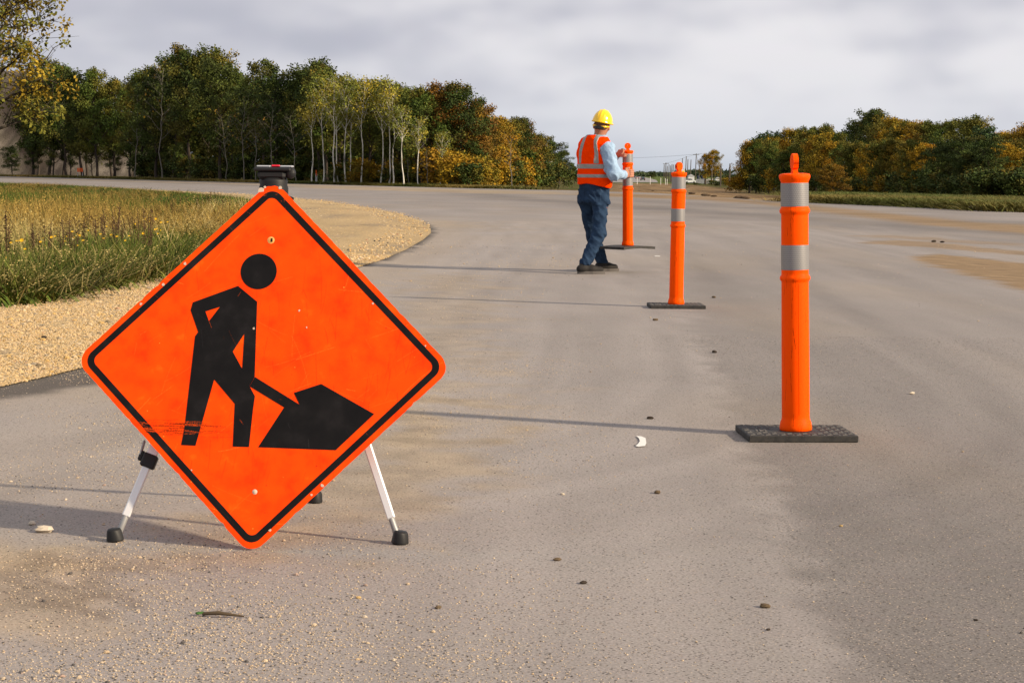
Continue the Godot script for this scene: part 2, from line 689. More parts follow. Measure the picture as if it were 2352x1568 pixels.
func build_ground() -> void:
	n_blotch = fn(5, 0.6, 4)
	n_streak = fn(9, 0.7, 4)
	n_fine = fn(31, 1.2, 4)
	outlines()
	for q in sand_patches:
		var r := Rect2(q[0][0], Vector2.ZERO)
		for p in q[0]:
			r = r.expand(p)
		sand_box.append(r.grow(q[2] * 3.0))
	# --- materials
	var asphalt := vmat(0.93, 0.25)
	var gi := grain_image(1024, 0.22, 0.74, 0.98, 0.6, 0.7, 3, 2)
	asphalt.albedo_texture = tex(gi)
	asphalt.uv1_triplanar = true
	asphalt.uv1_world_triplanar = true
	asphalt.uv1_scale = Vector3(0.42, 0.42, 0.42)
	asphalt.heightmap_enabled = true
	asphalt.heightmap_texture = asphalt.albedo_texture
	asphalt.heightmap_scale = 0.14
	M.asphalt = asphalt
	var gravel := vmat(0.95, 0.2)
	var gv := grain_image(512, 0.07, 0.76, 0.98, 3.0, 1.5, 8, 5)
	gravel.albedo_texture = tex(gv)
	gravel.uv1_triplanar = true
	gravel.uv1_world_triplanar = true
	gravel.uv1_scale = Vector3(0.7, 0.7, 0.7)
	gravel.heightmap_enabled = true
	gravel.heightmap_texture = gravel.albedo_texture
	gravel.heightmap_scale = 0.6
	M.gravel = gravel
	var soil := vmat(1.0, 0.1)
	soil.albedo_texture = gravel.albedo_texture
	soil.uv1_triplanar = true
	soil.uv1_world_triplanar = true
	soil.uv1_scale = Vector3(0.21, 0.21, 0.21)
	M.soil = soil
	# --- road: everything this side of the far edge, less the grass ditch
	var keep := PackedVector2Array()
	for p in edge:
		keep.append(p)
	keep.append(Vector2(160, 4))
	keep.append(Vector2(-700, 4))
	keep.append(Vector2(-700, edge[0].y))
	var mb := MB.new()
	var flat := func(_x: float, _z: float) -> float: return 0.0
	var rc := func(x: float, z: float) -> Color: return road_color(x, z)
	sheet(mb, lines([[-3.6], [3.9, 0.045]]), lines([[-12.5], [-3.2, 0.055]]), PackedVector2Array(), grassy, flat, rc)
	var low := func(_x: float, _z: float) -> float: return -0.006
	sheet(mb, lines([[-9.0], [-3.6, 0.2], [8.0, 0.13], [14.0, 0.3]]), lines([[-42.0], [-24.0, 0.28], [-12.5, 0.16]]), keep, grassy, func(_x: float, _z: float) -> float: return 0.0, rc)
	sheet(mb, lines([[-700.0], [-100.0, 40.0], [-40.0, 2.5], [22.0, 0.9], [60.0, 4.0], [160.0, 20.0]]), lines([[-950.0], [-320.0, 60.0], [-160.0, 3.0], [-42.0, 1.0]]), keep, grassy, func(_x: float, _z: float) -> float: return 0.0, rc)
	sheet(mb, lines([[-40.0], [-9.0, 3.0]]), lines([[-42.0], [2.0, 2.0]]), keep, grassy, func(_x: float, _z: float) -> float: return 0.0, rc)
	sheet(mb, lines([[14.0], [60.0, 3.0]]), lines([[-42.0], [2.0, 2.0]]), keep, grassy, func(_x: float, _z: float) -> float: return 0.0, rc)
	sheet(mb, lines([[-9.0], [14.0, 1.0]]), lines([[-3.2], [2.0, 1.0]]), keep, PackedVector2Array(), low, rc)
	sheet(mb, lines([[-9.0], [-3.6, 0.6]]), lines([[-12.5], [-3.2, 0.6]]), PackedVector2Array(), grassy, func(_x: float, _z: float) -> float: return 0.0, rc)
	sheet(mb, lines([[3.9], [14.0, 0.6]]), lines([[-12.5], [-3.2, 0.6]]), PackedVector2Array(), PackedVector2Array(), func(_x: float, _z: float) -> float: return 0.0, rc)
	setting("road", mb, asphalt)
	# --- gravel shoulder round the corner
	var gy := func(x: float, z: float) -> float:
		var p := Vector2(x, z)
		var d := minf(poly_dist(p, island), 1.5)
		return 0.006 + 0.045 * smoothstep(0.0, 1.0, d) + 0.012 * n_fine.get_noise_2d(x * 2.0, z * 2.0) * smoothstep(0.0, 0.4, d)
	var gc := func(x: float, z: float) -> Color:
		var t := n_blotch.get_noise_2d(x * 1.2, z * 0.5)
		var v := 0.46 + t * 0.06 + 0.05 * n_fine.get_noise_2d(x * 3.0, z * 3.0)
		return Color(v * 1.20, v * 0.88, v * 0.48).lerp(Color(v * 0.72, v * 0.58, v * 0.42), smoothstep(0.15, 0.5, n_streak.get_noise_2d(x * 0.9, z * 0.35)) * 0.6)
	var gm := MB.new()
	sheet(gm, lines([[-30.0], [-8.0, 1.0], [0.2, 0.12]]), lines([[-36.0], [-20.0, 0.30], [-6.5, 0.12]]), island, grassy, gy, gc)
	sheet(gm, lines([[-120.0], [-30.0, 3.0], [-8.0, 0.8], [1.0, 0.5]]), lines([[-260.0], [-36.0, 2.0]]), island, grassy, gy, gc)
	setting("gravel_shoulder", gm, gravel)
	# --- the grassy ditch inside it
	var dy := func(x: float, z: float) -> float:
		var d := poly_dist(Vector2(x, z), grassy)
		return 0.045 - 0.5 * smoothstep(0.0, 3.0, d) + 0.06 * n_blotch.get_noise_2d(x * 0.5, z * 0.5) * smoothstep(0.2, 2.0, d)
	ditch = dy
	var dc := func(x: float, z: float) -> Color:
		var t := n_blotch.get_noise_2d(x * 0.4, z * 0.3)
		return Color(0.10, 0.085, 0.035).lerp(Color(0.055, 0.075, 0.018), clampf(t + 0.4, 0.0, 1.0))
	var dm := MB.new()
	sheet(dm, lines([[-120.0], [-40.0, 6.0], [-12.0, 1.0], [0.0, 0.35]]), lines([[-260.0], [-60.0, 5.0], [-13.0, 0.5]]), grassy, PackedVector2Array(), dy, dc)
	setting("ditch_ground", dm, soil)
	# --- land beyond the road, falling away gently towards the fields
	var tc := func(x: float, z: float) -> Color:
		var p := Vector2(x, z)
		var s := beyond(x, z)
		var t := n_blotch.get_noise_2d(x * 0.12, z * 0.05)
		var c := Color(0.085, 0.095, 0.028).lerp(Color(0.15, 0.115, 0.045), clampf(t * 1.4 + 0.35, 0.0, 1.0))
		if z < -600.0 and x > 30.0:
			c = Color(0.14, 0.18, 0.045).lerp(Color(0.11, 0.14, 0.045), clampf(t + 0.5, 0.0, 1.0))
		if s < 2.2:
			c = c.lerp(Color(0.42, 0.33, 0.22), 1.0 - smoothstep(0.4, 2.2, s + t))
		var dd := poly_dist(p, dirt_poly) if z > -640.0 else -99.0
		if dd > -8.0:
			var rough := n_blotch.get_noise_2d(x * 0.5, z * 0.16)
			var br := Color(0.38, 0.26, 0.145).lerp(Color(0.12, 0.075, 0.042), clampf(rough * 1.9 + 0.30, 0.0, 1.0))
			c = c.lerp(br, smoothstep(-3.0, 2.5, dd + rough * 5.0))
		return c
	var ty := func(x: float, z: float) -> float: return terrain_y(x, z)
	var tm := MB.new()
	sheet(tm, lines([[-700.0], [-120.0, 40.0], [-40.0, 3.0], [60.0, 1.6], [160.0, 8.0], [1500.0, 120.0]]), lines([[-5000.0], [-1400.0, 300.0], [-500.0, 40.0], [-250.0, 5.0], [-40.0, 1.6], [2.0, 6.0]]), PackedVector2Array(), keep, ty, tc)
	setting("terrain", tm, soil)
	# --- ground far to the sides, out to the horizon
	var um := MB.new()
	um.col = Color(0.10, 0.105, 0.05)
	um.face([Vector3(-7000, -2.6, 60), Vector3(7000, -2.6, 60), Vector3(7000, -2.6, -7000), Vector3(-7000, -2.6, -7000)], Vector3.UP)
	um.face([Vector3(-7000, -2.6, 700), Vector3(7000, -2.6, 700), Vector3(7000, -2.6, 60), Vector3(-7000, -2.6, 60)], Vector3.UP)
	setting("ground", um, soil)

var ditch: Callable

# ------------------------------------------------------------------ loose stones
func stone_mesh(sd: int, seg: int, m: Material) -> ArrayMesh:
	var r := RandomNumberGenerator.new()
	r.seed = sd
	var mb := MB.new()
	var rings := 3
	var tp := mb.add(Vector3(0, r.randf_range(0.3, 0.42), 0))
	for q in rings:
		var a := PI * (q + 1) / (rings + 1)
		for k in seg:
			var b := TAU * (k + q * 0.5) / seg
			var rad := r.randf_range(0.40, 0.58)
			mb.add(Vector3(sin(a) * cos(b), cos(a) * 0.72, sin(a) * sin(b)) * rad)
	var bt := mb.add(Vector3(0, -0.34, 0))
	for k in seg:
		mb.tri(tp, 1 + k, 1 + (k + 1) % seg)
		for q in rings - 1:
			var a := 1 + q * seg + k
			var b := 1 + q * seg + (k + 1) % seg
			mb.quad(a, a + seg, b + seg, b)
		mb.tri(bt, 1 + (rings - 1) * seg + (k + 1) % seg, 1 + (rings - 1) * seg + k)
	# facets: give each triangle its own corners
	var o := MB.new()
	for k in range(0, mb.i.size(), 3):
		var p := [mb.v[mb.i[k]], mb.v[mb.i[k + 1]], mb.v[mb.i[k + 2]]]
		o.face(p, p[0] + p[1] + p[2])
	return o.mesh(m)

func stone_tone(r: RandomNumberGenerator) -> Color:
	var t := r.randf()
	var v := r.randf_range(0.75, 1.15)
	if t < 0.58:
		return Color(0.62, 0.45, 0.235) * v
	if t < 0.78:
		return Color(0.66, 0.53, 0.36) * v
	if t < 0.86:
		return Color(0.60, 0.38, 0.12) * v
	if t < 0.90:
		return Color(0.40, 0.20, 0.13) * v
	if t < 0.97:
		return Color(0.24, 0.22, 0.20) * v
	return Color(0.08, 0.075, 0.07) * v

func turn_any(r: RandomNumberGenerator, s: float) -> Basis:
	var b := Basis(Vector3.UP, r.randf() * TAU) * Basis(Vector3.RIGHT, r.randf_range(-0.5, 0.5))
	return b.scaled_local(Vector3(s * r.randf_range(0.8, 1.35), s * r.randf_range(0.6, 1.0), s * r.randf_range(0.8, 1.2)))

func build_stones() -> void:
	var r := RandomNumberGenerator.new()
	r.seed = 77
	M.stone = vmat(0.9, 0.3)
	var sm := stone_mesh(4, 6, M.stone)
	var xs := []
	var cs := PackedColorArray()
	var gy := func(x: float, z: float) -> float:
		var d := minf(poly_dist(Vector2(x, z), island), 1.5)
		return 0.006 + 0.045 * smoothstep(0.0, 1.0, d)
	# dense stones of the shoulder, where it is near
	var tries := 0
	while xs.size() < 120000 and tries < 480000:
		tries += 1
		var z := -lerpf(8.6, 24.0, pow(r.randf(), 1.5))
		var x := -r.randf() * 5.4 + 0.2
		var p := Vector2(x, z)
		if not Geometry2D.is_point_in_polygon(p, island):
			continue
		if Geometry2D.is_point_in_polygon(p, grassy) or pix(Vector3(x, 0, z)).x < -60.0:
			continue
		var s := 0.006 + 0.008 * pow(r.randf(), 2.2)
		if r.randf() < 0.006:
			s = r.randf_range(0.018, 0.032)
		s *= 1.0 + (-z - 9.0) * 0.035
		xs.append(Transform3D(turn_any(r, s * 1.15), Vector3(x, gy.call(x, z) + s * 0.12, z)))
		cs.append(stone_tone(r).lerp(Color(0.52, 0.38, 0.20), 0.35) * 0.88)
	# farther round the corner, fewer and coarser
	tries = 0
	var more := 0
	while more < 5000 and tries < 80000:
		tries += 1
		var z := -lerpf(22.0, 90.0, pow(r.randf(), 1.8))
		var x := -r.randf() * 22.0
		var p := Vector2(x, z)
		if not Geometry2D.is_point_in_polygon(p, island) or Geometry2D.is_point_in_polygon(p, grassy):
			continue
		var s := r.randf_range(0.012, 0.03) * (1.0 - z * 0.004)
		xs.append(Transform3D(turn_any(r, s), Vector3(x, 0.045, z)))
		cs.append(stone_tone(r))
		more += 1
	scatter("shoulder_gravel", sm, xs, cs, "pale tan gravel stones covering the road shoulder beside the grass", "gravel")
	# grit thrown over the asphalt, thick in bands round the sign, thin elsewhere
	xs = []
	cs = PackedColorArray()
	var n := fn(71, 0.55, 4)
	tries = 0
	while xs.size() < 46000 and tries < 800000:
		tries += 1
		var z := -lerpf(2.9, 30.0, pow(r.randf(), 2.3))
		var x := r.randf_range(-0.30, 0.29) * -z
		if Geometry2D.is_point_in_polygon(Vector2(x, z), island):
			continue
		var de := 0.0
		var pp := pix(Vector3(x, 0, z))
		# bands of spilled gravel near the shoulder and beneath the sign
		de = 1.0 - smoothstep(0.0, 1.0, (x + 0.55 + 0.045 * (z + 5.0)) / 1.1)
		de *= clampf(0.36 + n.get_noise_2d(x * 0.9, z * 0.8) * 1.6, 0.05, 1.0)
		if z < -11.0:
			de *= 0.22
		de = maxf(de, 0.012 + 0.02 * clampf(n.get_noise_2d(x, z * 0.4 + 30.0), 0.0, 1.0))
		if r.randf() > de:
			continue
		var s := 0.0016 + 0.0036 * pow(r.randf(), 2.4)
		if r.randf() < 0.005:
			s = r.randf_range(0.007, 0.011)
		s *= maxf(1.0, -z / 11.0)
		xs.append(Transform3D(turn_any(r, s * 1.2), Vector3(x, s * 0.18, z)))
		cs.append(stone_tone(r).lerp(Color(0.42, 0.36, 0.30), 0.6) if r.randf() > 0.12 else Color(0.10, 0.09, 0.085))
	scatter("road_grit", sm, xs, cs, "fine tan and grey grit scattered over the dusty asphalt", "grit")
	# aggregate showing in the coarse lane past the paving seam, and thinly elsewhere
	xs = []
	cs = PackedColorArray()
	tries = 0
	while xs.size() < 105000 and tries < 500000:
		tries += 1
		var z := -lerpf(3.0, 12.5, pow(r.randf(), 1.7))
		var x := r.randf_range(-0.30, 0.30) * -z
		if Geometry2D.is_point_in_polygon(Vector2(x, z), island):
			continue
		var seam := 0.44 - z * 0.0577
		if x < seam + n.get_noise_2d(x * 2.0, z) * 0.2 and r.randf() > 0.42:
			continue
		var s := r.randf_range(0.0016, 0.0046) * maxf(1.0, -z / 8.0)
		xs.append(Transform3D(Basis(Vector3.UP, r.randf() * TAU).scaled_local(Vector3(s * 1.5, s * 0.22, s)), Vector3(x, s * 0.05, z)))
		cs.append((Color(0.13, 0.115, 0.105) if r.randf() < 0.6 else Color(0.42, 0.35, 0.29)) * r.randf_range(0.7, 1.2))
	scatter("road_aggregate", sm, xs, cs, "small dark and pale chippings set in the coarse asphalt lane", "chippings")
	# single stones and clods that stand out on the road
	var clod_mat := mat(lin(0.05, 0.04, 0.032), 1.0, 0.1)
	var dry_mat := mat(lin(0.13, 0.095, 0.06), 1.0, 0.1)
	var pale := mat(lin(0.52, 0.45, 0.35), 0.9, 0.3)
	var gold := mat(lin(0.50, 0.34, 0.14), 0.9, 0.3)
	var list := [
		["stone", [100, 1222], 0.052, pale, "pale angular stone lying on the grit beyond the sign's foot"],
		["stone", [73, 1205], 0.030, pale, "small pale pebble beside the angular stone near the sign"],
		["stone", [823, 1374], 0.014, gold, "golden pebble alone on the smooth asphalt before the sign"],
		["stone", [1292, 1136], 0.018, pale, "whitish pebble on the bare lane past the sign"],
		["stone", [2096, 905], 0.030, pale, "white pebble on the asphalt behind the tallest delineator"],
		["stone", [3365 * 0.5742, 2105 * 0.5742], 0.014, gold, "tan pebble on the coarse dark asphalt lane"],
		["stone", [2234, 482], 0.34, pale, "large pale rock on the verge before the far trees"],
		["stone", [2012, 470], 0.28, dry_mat, "brown rock on the gravel verge before the far trees"],
		["dirt_clod", [1340, 1340], 0.030, clod_mat, "black upright clod of tar in the middle of the lane"],
		["dirt_clod", [1758, 1395], 0.038, dry_mat, "brown crumbly clod of earth near the paving seam"],
		["dirt_clod", [1765, 1447], 0.018, clod_mat, "small black clod beside the brown earth clod"],
		["dirt_clod", [1493, 962], 0.045, clod_mat, "flat dark clod near the tallest delineator's shadow"],
		["dirt_clod", [1510, 1133], 0.040, dry_mat, "pair-like brown clod by the white paint blot"],
		["dirt_clod", [1280, 1287], 0.032, dry_mat, "flat tan clod beside small pebbles in the lane"],
		["dirt_clod", [1641, 810], 0.055, clod_mat, "dark clod on the seam between the two delineators"],
		["dirt_clod", [1506, 736], 0.060, dry_mat, "brown clod in front of the middle delineator"],
		["dirt_clod", [1640, 684], 0.060, dry_mat, "dry clod beside the middle delineator's base"],
		["dirt_clod", [2146, 556], 0.13, clod_mat, "dark clump between the sand streaks"],
		["dirt_clod", [2165, 557], 0.11, clod_mat, "second dark clump between the sand streaks"],
		["dirt_clod", [1006, 1397], 0.026, dry_mat, "thin brown crumb cluster on asphalt past the grit"],
		["dirt_clod", [2242, 1425], 0.016, clod_mat, "black crumb on the coarse dark asphalt"],
		["dirt_clod", [100, 794], 0.060, clod_mat, "dark clod lying on the tan gravel shoulder"],
		["dirt_clod", [390, 700], 0.10, clod_mat, "black lump on the gravel close to the grass"]]
	var k := 0
	for q in list:
		var p := g(q[1][0], q[1][1])
		var s: float = q[2] * (0.7 if q[0] == "dirt_clod" else 1.0)
		var onshoulder := Geometry2D.is_point_in_polygon(Vector2(p.x, p.z), island)
		var o := inst(q[0], stone_mesh(100 + k, 9, q[3]), self)
		o.transform = Transform3D(Basis(Vector3.UP, k * 1.7).scaled_local(Vector3(s * 1.1, s * 0.62, s * 0.8)), Vector3(p.x, s * 0.17 + (0.045 if onshoulder else 0.0), p.z))
		tag(o, q[4], "stone" if q[0] == "stone" else "clod", "loose stones and clods on the road")
		k += 1
	# a twig with a bit of green on the grit
	var tw := MB.new()
	var t0 := g(465, 1415)
	var t1 := g(560, 1419)
	tw.tube([t0 + Vector3(0, 0.006, 0), t0.lerp(t1, 0.4) + Vector3(0, 0.012, 0.01), t1 + Vector3(0, 0.004, 0)], [0.004, 0.005, 0.002], 6)
	var tn := thing("twig", "short brown twig with a green tip lying on the road grit", "twig")
	part("stem", tw, mat(lin(0.10, 0.075, 0.05), 1.0, 0.1), tn)
	var lf := MB.new()
	lf.cbox(Transform3D(Basis(Vector3.UP, 0.6), t0 + Vector3(-0.006, 0.008, 0)), Vector3(0.022, 0.005, 0.012), 0.002)
	part("leaf", lf, mat(lin(0.05, 0.12, 0.03), 0.8, 0.3), tn)
	# white paint blot
	var bl := MB.new()
	var pts := PackedVector2Array()
	for q in [[1462, 1003], [1474, 1004], [1483, 1008], [1485, 1019], [1482, 1026], [1466, 1028], [1460, 1026], [1466, 1021], [1470, 1015], [1468, 1009]]:
		var w := g(q[0], q[1])
		pts.append(Vector2(w.x, w.z))
	var ids := Geometry2D.triangulate_polygon(pts)
	for p in pts:
		bl.add(Vector3(p.x, 0.004, p.y))
	for q in range(0, ids.size(), 3):
		tri_up(bl, ids[q], ids[q + 1], ids[q + 2])
	var pm := mat(lin(0.70, 0.69, 0.66), 0.8, 0.3)
	tag(part("paint_blot", bl, pm, self), "curved white paint blot on the asphalt lane", "paint mark")
	for q in [[1464, 570], [1510, 589]]:
		var dm := MB.new()
		var c := g(q[0], q[1])
		dm.cbox(Transform3D(Basis(), c + Vector3(0, 0.004, 0)), Vector3(0.07, 0.006, 0.07), 0.002)
		tag(part("paint_dab", dm, pm, self), "small white paint dab on the asphalt below the lifted post", "paint mark", "white paint dabs")

# ------------------------------------------------------------------ trees
var PAL := {
	"dark": [Color(0.042, 0.062, 0.015), Color(0.055, 0.076, 0.018), Color(0.072, 0.084, 0.018), Color(0.040, 0.056, 0.018), Color(0.11, 0.088, 0.018)],
	"green": [Color(0.075, 0.108, 0.020), Color(0.092, 0.125, 0.024), Color(0.050, 0.078, 0.016), Color(0.11, 0.11, 0.02), Color(0.15, 0.11, 0.018)],
	"olive": [Color(0.12, 0.122, 0.022), Color(0.15, 0.122, 0.02), Color(0.09, 0.105, 0.02), Color(0.20, 0.12, 0.015), Color(0.06, 0.07, 0.018)],
	"gold": [Color(0.30, 0.18, 0.014), Color(0.36, 0.21, 0.014), Color(0.21, 0.155, 0.016), Color(0.31, 0.13, 0.010), Color(0.14, 0.13, 0.02)],
	"rust": [Color(0.19, 0.100, 0.016), Color(0.16, 0.080, 0.018), Color(0.23, 0.125, 0.014), Color(0.11, 0.085, 0.020), Color(0.20, 0.135, 0.016)],
	"aspen": [Color(0.19, 0.20, 0.035), Color(0.26, 0.23, 0.032), Color(0.15, 0.17, 0.03), Color(0.36, 0.26, 0.024), Color(0.12, 0.14, 0.028)],
	"blue": [Color(0.040, 0.068, 0.026), Color(0.052, 0.080, 0.028), Color(0.035, 0.058, 0.022)]}

func leaf_card(mb: MB, p: Vector3, dir: Vector3, side: Vector3, s: float) -> void:
	var w := side * s * 0.36
	var up := dir.cross(side) * s * 0.10
	var f := mb.v.size()
	mb.add(p)
	mb.add(p + dir * s * 0.45 + w + up)
	mb.add(p + dir * s)
	mb.add(p + dir * s * 0.5 - w + up)
	mb.tri(f, f + 1, f + 2)
	mb.tri(f, f + 2, f + 3)

func leaf_clump(mb: MB, r: RandomNumberGenerator, c: Vector3, rad: float, n: int, s: float, base: Color) -> void:
	for k in n:
		var d := Vector3(r.randfn(), r.randfn() * 0.8, r.randfn()).normalized()
		var p := c + d * rad * pow(r.randf(), 0.45)
		var dir := (d * 0.7 + Vector3(r.randf_range(-1, 1), r.randf_range(-1.1, 0.5), r.randf_range(-1, 1))).normalized()
		var side := dir.cross(Vector3(r.randf_range(-1, 1), r.randf_range(0.2, 1), r.randf_range(-1, 1))).normalized()
		mb.col = base * r.randf_range(0.72, 1.32)
		leaf_card(mb, p, dir, side, s * r.randf_range(0.65, 1.35))

# kind: dictionary of shape numbers; returns [wood mesh, leaf mesh]
func grow(k: Dictionary, sd: int) -> Array:
	var r := RandomNumberGenerator.new()
	r.seed = sd
	var wood := MB.new()
	var leaves := MB.new()
	var h: float = k.h
	var bark: Color = k.bark
	var pal: Array = PAL[k.pal]
	var pal2: Array = PAL[k.get("pal2", k.pal)]
	wood.col = bark
	var own: Color = pal[(sd / 17) % 3]
	# leaning, wandering stem
	var stem := []
	var rads := []
	var n := 12
	var wander := Vector3.ZERO
	var lean: Vector3 = Vector3(r.randf_range(-1, 1), 0, r.randf_range(-1, 1)) * 0.05 * k.get("lean", 1.0)
	for q in n + 1:
		var t := float(q) / n
		if q > 0:
			wander += Vector3(r.randf_range(-1, 1), 0, r.randf_range(-1, 1)) * h * 0.012 * k.get("wob", 1.0)
		stem.append(Vector3(0, t * h * 0.93, 0) + wander + lean * t * h)
		rads.append(k.rad * (1.0 - 0.88 * t) * (1.25 if q == 0 else 1.0))
	var f0 := wood.v.size()
	wood.tube(stem, rads, 8)
	if k.get("marks", false):      # black scars on pale bark
		for q in range(f0, wood.v.size()):
			wood.c[q] = bark * r.randf_range(0.75, 1.12) if r.randf() > 0.16 else Color(0.06, 0.055, 0.05)
	var cb: float = k.cb
	for b in k.limbs:
		var t := lerpf(cb, 0.97, pow((b + r.randf()) / k.limbs, 0.9))
		var fi := t * n
		var i0 := mini(int(fi), n - 1)
		var s0: Vector3 = stem[i0].lerp(stem[i0 + 1], fi - i0)
		var ang: float = b * 2.399 + r.randf_range(-0.5, 0.5)
		var u := (t - cb) / (1.0 - cb)
		var reach: float = k.w * sqrt(maxf(0.03, 1.0 - pow((u - k.get("belly", 0.38)) / 0.66, 2.0))) * r.randf_range(0.62, 1.12)
		var rise: float = reach * k.get("rise", 0.55) * r.randf_range(0.5, 1.4)
		if u > 0.8:
			rise = maxf(rise, h * 0.08)
		var tip := s0 + Vector3(cos(ang) * reach, rise, sin(ang) * reach)
		tip.y = minf(tip.y, h)
		var mid := s0.lerp(tip, 0.5) + Vector3(r.randf_range(-0.1, 0.1), r.randf_range(0.0, 0.12), r.randf_range(-0.1, 0.1)) * reach
		var r0: float = k.rad * (1.0 - 0.8 * t) * 0.55
		wood.col = bark * r.randf_range(0.8, 1.1)
		wood.tube([s0, s0.lerp(mid, 0.6) + Vector3(0, -0.04 * reach, 0), mid, mid.lerp(tip, 0.6), tip], [r0, r0 * 0.8, r0 * 0.6, r0 * 0.4, r0 * 0.12], 5, false)
		var base: Color = (pal if r.randf() > k.get("mix", 0.0) * 0.6 else pal2)[r.randi() % pal.size()] if pal.size() == pal2.size() else pal[r.randi() % pal.size()]
		base = own.lerp(base, 0.5)
		var spots := [tip, mid.lerp(tip, 0.55)]
		for q in k.twigs:
			var st := s0.lerp(tip, r.randf_range(0.35, 0.95))
			var tw := st + Vector3(r.randf_range(-1, 1), r.randf_range(-0.35, 0.9), r.randf_range(-1, 1)) * reach * 0.42
			tw.y = minf(tw.y, h * 1.02)
			wood.tube([st, st.lerp(tw, 0.5) + Vector3(0, 0.06 * reach, 0), tw], [r0 * 0.35, r0 * 0.25, r0 * 0.08], 4, false)
			spots.append(tw)
			if k.get("fine", false):
				for q2 in 3:
					var st2 := st.lerp(tw, r.randf_range(0.3, 0.95))
					wood.tube([st2, st2 + Vector3(r.randf_range(-1, 1), r.randf_range(0.1, 1.0), r.randf_range(-1, 1)) * reach * 0.25], [r0 * 0.16, r0 * 0.05], 3, false)
		for sp in spots:
			if r.randf() < k.get("bare", 0.0):
				continue
			var tone := base * r.randf_range(0.75, 1.3)
			if r.randf() < 0.05:
				tone = pal[r.randi() % pal.size()]
			leaf_clump(leaves, r, sp, k.clump * r.randf_range(0.65, 1.25), int(k.leaves * r.randf_range(0.7, 1.3)), k.leaf, tone)
	return [wood.mesh(M.bark), leaves.mesh(M.leaf) if leaves.v.size() else null]

func tree_at(kit: Array, called: String, label: String, px: float, top: float, d: float, native: float, group: String, cat := "tree", turn := -1.0, sx := 1.0) -> Node3D:
	var p := at(px, 400.0, d)
	p.y = terrain_y(p.x, p.z)
	var v := ray(px, top)
	var hy := cam_pos.y + v.y * (d / -v.z)
	var s := maxf((hy - p.y) / native, 0.05)
	var o := thing(called, label, cat, p + Vector3(0, -0.05, 0), group)
	inst("trunk" if cat == "tree" else "stems", kit[0], o)
	if kit[1]:
		inst("crown" if cat == "tree" else "leaves", kit[1], o)
	o.rotation.y = rng.randf() * TAU if turn < 0.0 else turn
	var w := clampf(lerpf(1.0, s, 0.75), 0.3, 1.6) * sx
	o.scale = Vector3(w, s, w)
	return o

func spot_words(px: float, back := false) -> String:
	if back:
		return (" further back" + spot_words(px)).replace(" at the low tapering end", " at the end").replace("XX", "").replace(" in the tall middle", " inside the middle").replace(" at the low tapering", " at the tapering")
	if px < 330.0:
		return " before the rubble pile"
	if px < 700.0:
		return " in the tall middle of the wood"
	if px < 930.0:
		return " behind the white aspens"
	if px < 1120.0:
		return " among the coloured oaks past the aspens"
	return " at the low tapering end of the wood"

